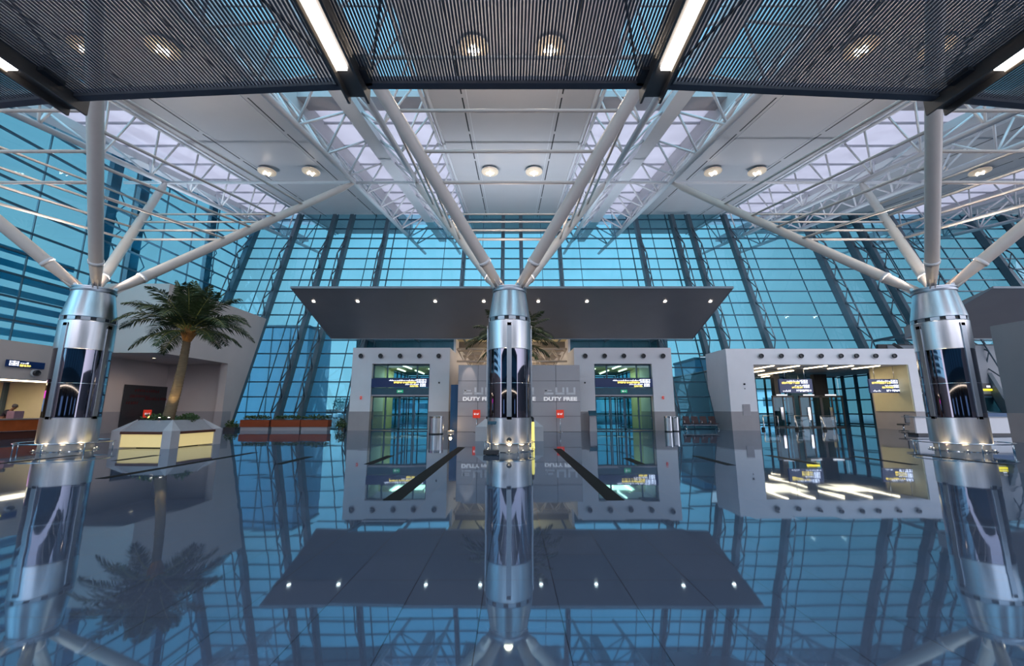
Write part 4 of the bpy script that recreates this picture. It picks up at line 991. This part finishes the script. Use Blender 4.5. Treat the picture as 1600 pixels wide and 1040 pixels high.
def shrub(label, loc, rx, ry, h, n, seed, group):
    rnd = random.Random(seed); t = thing('leafy_shrub', label, 'shrub', loc, 0, group); lf = MB(); stm = MB()
    for k in range(n):
        a = rnd.uniform(0, 6.28); q = math.sqrt(rnd.random()); x, y = rx*q*math.cos(a), ry*q*math.sin(a); z = h*rnd.uniform(.25, 1)*(1-.5*q*q)
        d = Vector((rnd.uniform(-1,1), rnd.uniform(-1,1), rnd.uniform(-.1, .9))).normalized(); s = d.orthogonal().normalized(); L = rnd.uniform(.10, .20); p = Vector((x,y,z)); w = L*.24
        m_ = p+d*L*.5+Vector((0,0,.015))
        lf.add([p, m_-s*w, p+d*L, m_+s*w, m_+d.cross(s)*.012], [(0,1,4),(1,2,4),(2,3,4),(3,0,4)])
        if k % 6 == 0: stm.tube([(x*.6, y*.6, 0), (x, y, z)], .008, 4)
    lf.build('foliage', 'leaf', t); stm.build('stems', 'trunk', t)
for i, (x, y, r) in enumerate(((-14.6, 17.5, .22), (-14.15, 17.3, .2), (-13.5, 17.9, .22), (-14.5, 18.3, .24), (-13.8, 18.5, .2))):
    shrub('low green shrub in the left bench planter, %s' % ['at its left front', 'at its middle front', 'at its right front', 'at its left rear', 'at its right rear'][i], (x, y, .9), r*1.5, r*1.2, .36, 110, 20+i, 'shrubs in the left planter')

# orange boxes along the glass
for i, x in enumerate((-16.9, -14.75, -12.75)):
    wd = 2.02 if i < 2 else 1.9
    t = thing('orange_planter', 'rectangular orange planter box by the front glass, %s of three' % ['leftmost', 'middle', 'rightmost'][i], 'planter', (x-.95, 30.2, 0), 0, 'orange planter boxes')
    box(-wd/2, wd/2, -.3, .35, .25, .72).build('box', 'orange', t, bevel=.01); box(-wd/2+.05, wd/2-.05, -.25, .3, 0, .25).build('base', 'panel_grey', t); box(-wd/2+.04, wd/2-.04, -.26, .31, .70, .735).build('soil', 'soil', t)
    shrub('low plants growing in the %s orange planter box' % ['leftmost', 'middle', 'rightmost'][i], (x-.95, 30.22, .73), .92, .24, .30, 260, 40+i, 'plants in the orange boxes')
shrub('dark leafy plant on the floor left of the orange planter boxes', (-19.5, 30.1, 0), .45, .3, .75, 220, 50, 'floor plants by the glass')
shrub('dark leafy plant on the floor right of the orange planter boxes', (-12.0, 30.3, 0), .35, .3, .85, 220, 51, 'floor plants by the glass')
tag(box(-19.9, -19.1, 29.8, 30.4, 0, .22).build('low_pot', 'charcoal'), 'low dark pot under the plant left of the orange boxes', 'pot')

# ------------------------------------------------------------ small furniture
def bin_(label, loc, r=.28, h=.95):
    t = thing('litter_bin', label, 'litter bin', loc, 0, 'steel litter bins')
    MB().lathe([(r*.96, 0), (r, .03), (r, h*.9), (r*.98, h*.92)], 28).build('body', 'brushed_steel', t)
    MB().lathe([(r*1.04, h*.9), (r*1.05, h), (r*.75, h*1.01), (r*.7, h*.93), (.001, h*.92)], 28).build('rim', 'chrome', t)
    MB().lathe([(r*1.02, .0), (r*1.02, .06)], 28).build('base_ring', 'charcoal', t)
bin_('cylindrical steel litter bin in front of the left portal', (-4.55, 26.0, 0), .42, 1.05)
bin_('cylindrical steel litter bin at the right pier of the right portal, left of two', (10.35, 28.6, 0), .24, 1.0)
bin_('cylindrical steel litter bin at the right pier of the right portal, right of two', (10.95, 29.0, 0), .24, .95)
t = thing('info_kiosk', 'slim grey information kiosk with tilted screen beside the right portal doors', 'kiosk', (5.5, 29.4, 0))
MB().hexa([(-.25,-.15,0),(.25,-.15,0),(.25,.15,0),(-.25,.15,0),(-.22,-.1,1.05),(.22,-.1,1.05),(.22,.1,1.05),(-.22,.1,1.05)]).build('body', 'panel_grey', t); MB().hexa([(-.27,-.22,1.03),(.27,-.22,1.03),(.27,.12,1.30),(-.27,.12,1.30),(-.27,-.20,1.09),(.27,-.20,1.09),(.27,.14,1.36),(-.27,.14,1.36)]).build('screen', 'post_teal', t)
# post with sign by the central column
t = thing('notice_stand', 'small notice stand with dark base in front of the central column', 'stand', (-.68, 14.45, 0))
box(-.26, .26, -.2, .2, .02, .16).build('base', 'charcoal', t, bevel=.02); MB().tube([(0,0,.1),(0,0,1.0)], .03, 8).build('pole', 'plaster_grey', t)
MB().hexa([(-.14,-.1,.98),(.14,-.1,.98),(.14,.1,1.04),(-.14,.1,1.04),(-.12,-.1,1.02),(.16,-.1,1.02),(.16,.1,1.08),(-.12,.1,1.08)]).build('tray', 'post_teal', t)
for x in (-.2, .2): MB().lathe([(.04,0),(.04,.03)], 10, (x,0,0)).build('foot', 'chrome', t)
t = thing('bollard', 'slim yellow bollard with black head right of the central column', 'bollard', (.82, 16.9, 0))
MB().lathe([(.075, 0), (.06, .05), (.055, .95), (.03, 1.0)], 14).build('body', 'yellow_strip' if False else 'sign_yellow', t); MB().lathe([(.03, .98), (.05, 1.02), (.045, 1.15), (.001, 1.18)], 14).build('head', 'charcoal', t)
t = thing('wall_camera', 'small dark floor box camera at the foot of the central column', 'camera', (-.10, 15.12, .42))
MB().lathe([(.09,0),(.07,.05),(.001,.08)], 14).build('dome', 'charcoal', t).rotation_euler = (R(90), 0, 0)
# bench seating
for i in range(4):
    t = thing('waiting_seat', 'dark red waiting seat on the steel bench frame by the glass, %s from left' % ['first', 'second', 'third', 'fourth'][i], 'seat', (12.62+.62*i, 31.0, 0), 0, 'waiting seats by the right portal')
    MB().hexa([(-.25,-.28,.44),(.25,-.28,.44),(.25,.2,.38),(-.25,.2,.38),(-.25,-.28,.48),(.25,-.28,.48),(.25,.2,.43),(-.25,.2,.43)]).build('seat_pan', 'seat_red', t)
    MB().hexa([(-.25,.16,.42),(.25,.16,.42),(.25,.2,.42),(-.25,.2,.42),(-.23,.30,.95),(.23,.30,.95),(.23,.34,.95),(-.23,.34,.95)]).build('backrest', 'seat_red', t, bevel=.01)
    MB().tube([(-.29,-.2,.38),(-.29,-.2,.64),(-.29,.15,.64),(-.29,.2,.38)], .018, 6).build('armrest', 'chrome', t)
t = thing('steel_bench', 'chrome beam bench carrying the four dark waiting seats', 'bench', (13.5, 31.0, 0))
MB().box(-1.25, 1.3, -.05, .05, .30, .37).build('beam', 'chrome', t)
for x in (-1.1, 1.2): MB().tube([(x,-.3,.02),(x,0,.32),(x,.3,.02)], .025, 6).build('leg', 'chrome', t)

# ------------------------------------------------------------ outside
for nm, x, w_, h_ in (('left', -28.5, 12.0, 10.4), ('right', 22.2, 4.4, 6.8)):
    t = thing('annex_building', 'deep blue glazed annex standing close outside the glass at '+nm, 'building', (x, 46, -.05), 0)
    box(-w_/2, w_/2, 0, 6, 0, h_).build('walls', 'annex_blue', t); box(-w_/2-.1, w_/2+.1, -.1, 6.1, h_, h_+.25).build('roof', 'frame_blue', t)
    for k in range(1, int(w_/2)): box(-w_/2+2*k-.04, -w_/2+2*k+.04, -.05, 0, 0, h_).build('mullion', 'frame_blue', t)
def car(label, loc, rz, m):
    t = thing('car', label, 'car', loc, rz, 'cars parked outside')
    MB().hexa([(-2.1,-.85,.3),(2.1,-.85,.3),(2.1,.85,.3),(-2.1,.85,.3),(-2.0,-.82,.85),(2.05,-.82,.8),(2.05,.82,.8),(-2.0,.82,.85)]).build('body', m, t, bevel=.12)
    MB().hexa([(-1.7,-.75,.82),(1.1,-.75,.82),(1.1,.75,.82),(-1.7,.75,.82),(-1.2,-.62,1.42),(.5,-.62,1.42),(.5,.62,1.42),(-1.2,.62,1.42)]).build('cabin', 'charcoal', t, bevel=.08)
    for x in (-1.3, 1.35):
        for y in (-.8, .8):
            MB().lathe([(.001,-.1),(.33,-.1),(.33,.1),(.001,.1)], 16).build('wheel', 'rubber', t, (x, y, .33)).rotation_euler = (R(90), 0, 0)
for i, (x, y, rz, m) in enumerate(((-33, 62, 5, 'car_paint'), (-27.5, 63, 175, 'car_paint_pale'), (-22.5, 61.5, 0, 'car_paint'), (-30, 74, 0, 'car_paint_pale'), (-37, 73, 0, 'car_paint'), (22, 60, 0, 'car_paint_pale'), (29, 63, 0, 'car_paint'), (-10, 66, 0, 'car_paint_pale'))):
    car('%s car parked outside beyond the glass, %s' % ('blue' if m == 'car_paint' else 'pale', ['front row left', 'front row middle', 'front row right', 'second row right', 'second row left', 'behind the waiting seats', 'behind the wide portal', 'behind the left portal'][i]), (x, y, -.05), R(rz), m)
for i, (x, y, h) in enumerate(((-38, 82, 11), (-33.5, 95, 12), (24, 84, 12))):
    t = thing('lamp_post', 'thin street lamp post outside, %s' % ['left of the left portal', 'just right of the first one', 'outside beyond the waiting seats'][i], 'lamp post', (x, y, -.05), 0, 'street lamps outside')
    MB().tube([(0,0,0),(0,0,h)], [.22,.10], 8).build('pole', 'post_teal', t); MB().tube([(0,0,h),(1.4,0,h+.4)], .06, 6).build('arm', 'post_teal', t); MB().box(1.1,1.9,-.12,.12,h+.32,h+.45).build('lamp_head', 'post_teal', t)
for i, (x, y, w, d, h) in enumerate(((-95, 150, 40, 12, 7), (-48, 165, 34, 12, 5), (10, 170, 50, 12, 6), (78, 160, 44, 12, 8), (-70, 110, 18, 8, 5), (52, 112, 20, 9, 6))):
    t = thing('distant_building', 'low pale blue building far outside, %s' % ['far left', 'left behind the cars', 'straight ahead', 'far right', 'nearer one at left', 'nearer one at right'][i], 'building', (x, y, -.05), 0)
    box(-w/2, w/2, 0, d, 0, h).build('walls', 'far_building', t); box(-w/2-.5, w/2+.5, -.5, d+.5, h, h+.4).build('roof', 'post_teal', t)
    for k in range(6): xx = -w/2+w*(k+.5)/6; box(xx-w/18, xx+w/18, -.05, 0, h*.3, h*.7).build('window', 'post_teal', t)
for i, (x, y) in enumerate(((-40, 100), (-34, 104), (-27, 100), (26, 98), (34, 102))):
    rnd = random.Random(i); t = thing('distant_tree', 'small bushy tree far outside, %s' % ['leftmost at left', 'middle at left', 'rightmost at left', 'left one at right', 'right one at right'][i], 'tree', (x, y, -.05), 0, 'trees outside')
    MB().tube([(0,0,0),(0,0,1.6)], .14, 6).build('trunk', 'trunk', t); c = MB()
    for k in range(420):
        d = Vector((rnd.gauss(0,1), rnd.gauss(0,1), rnd.gauss(0,1))).normalized()*rnd.uniform(.4, 1.5); p = Vector((0,0,2.6))+Vector((d.x*1.2,d.y*1.2,d.z)); e = Vector((rnd.gauss(0,1),rnd.gauss(0,1),rnd.gauss(0,1))).normalized()*.22; f = e.orthogonal().normalized()*.14
        c.quad(p-e, p+f, p+e, p-f)
    c.build('crown', 'tree_far', t)
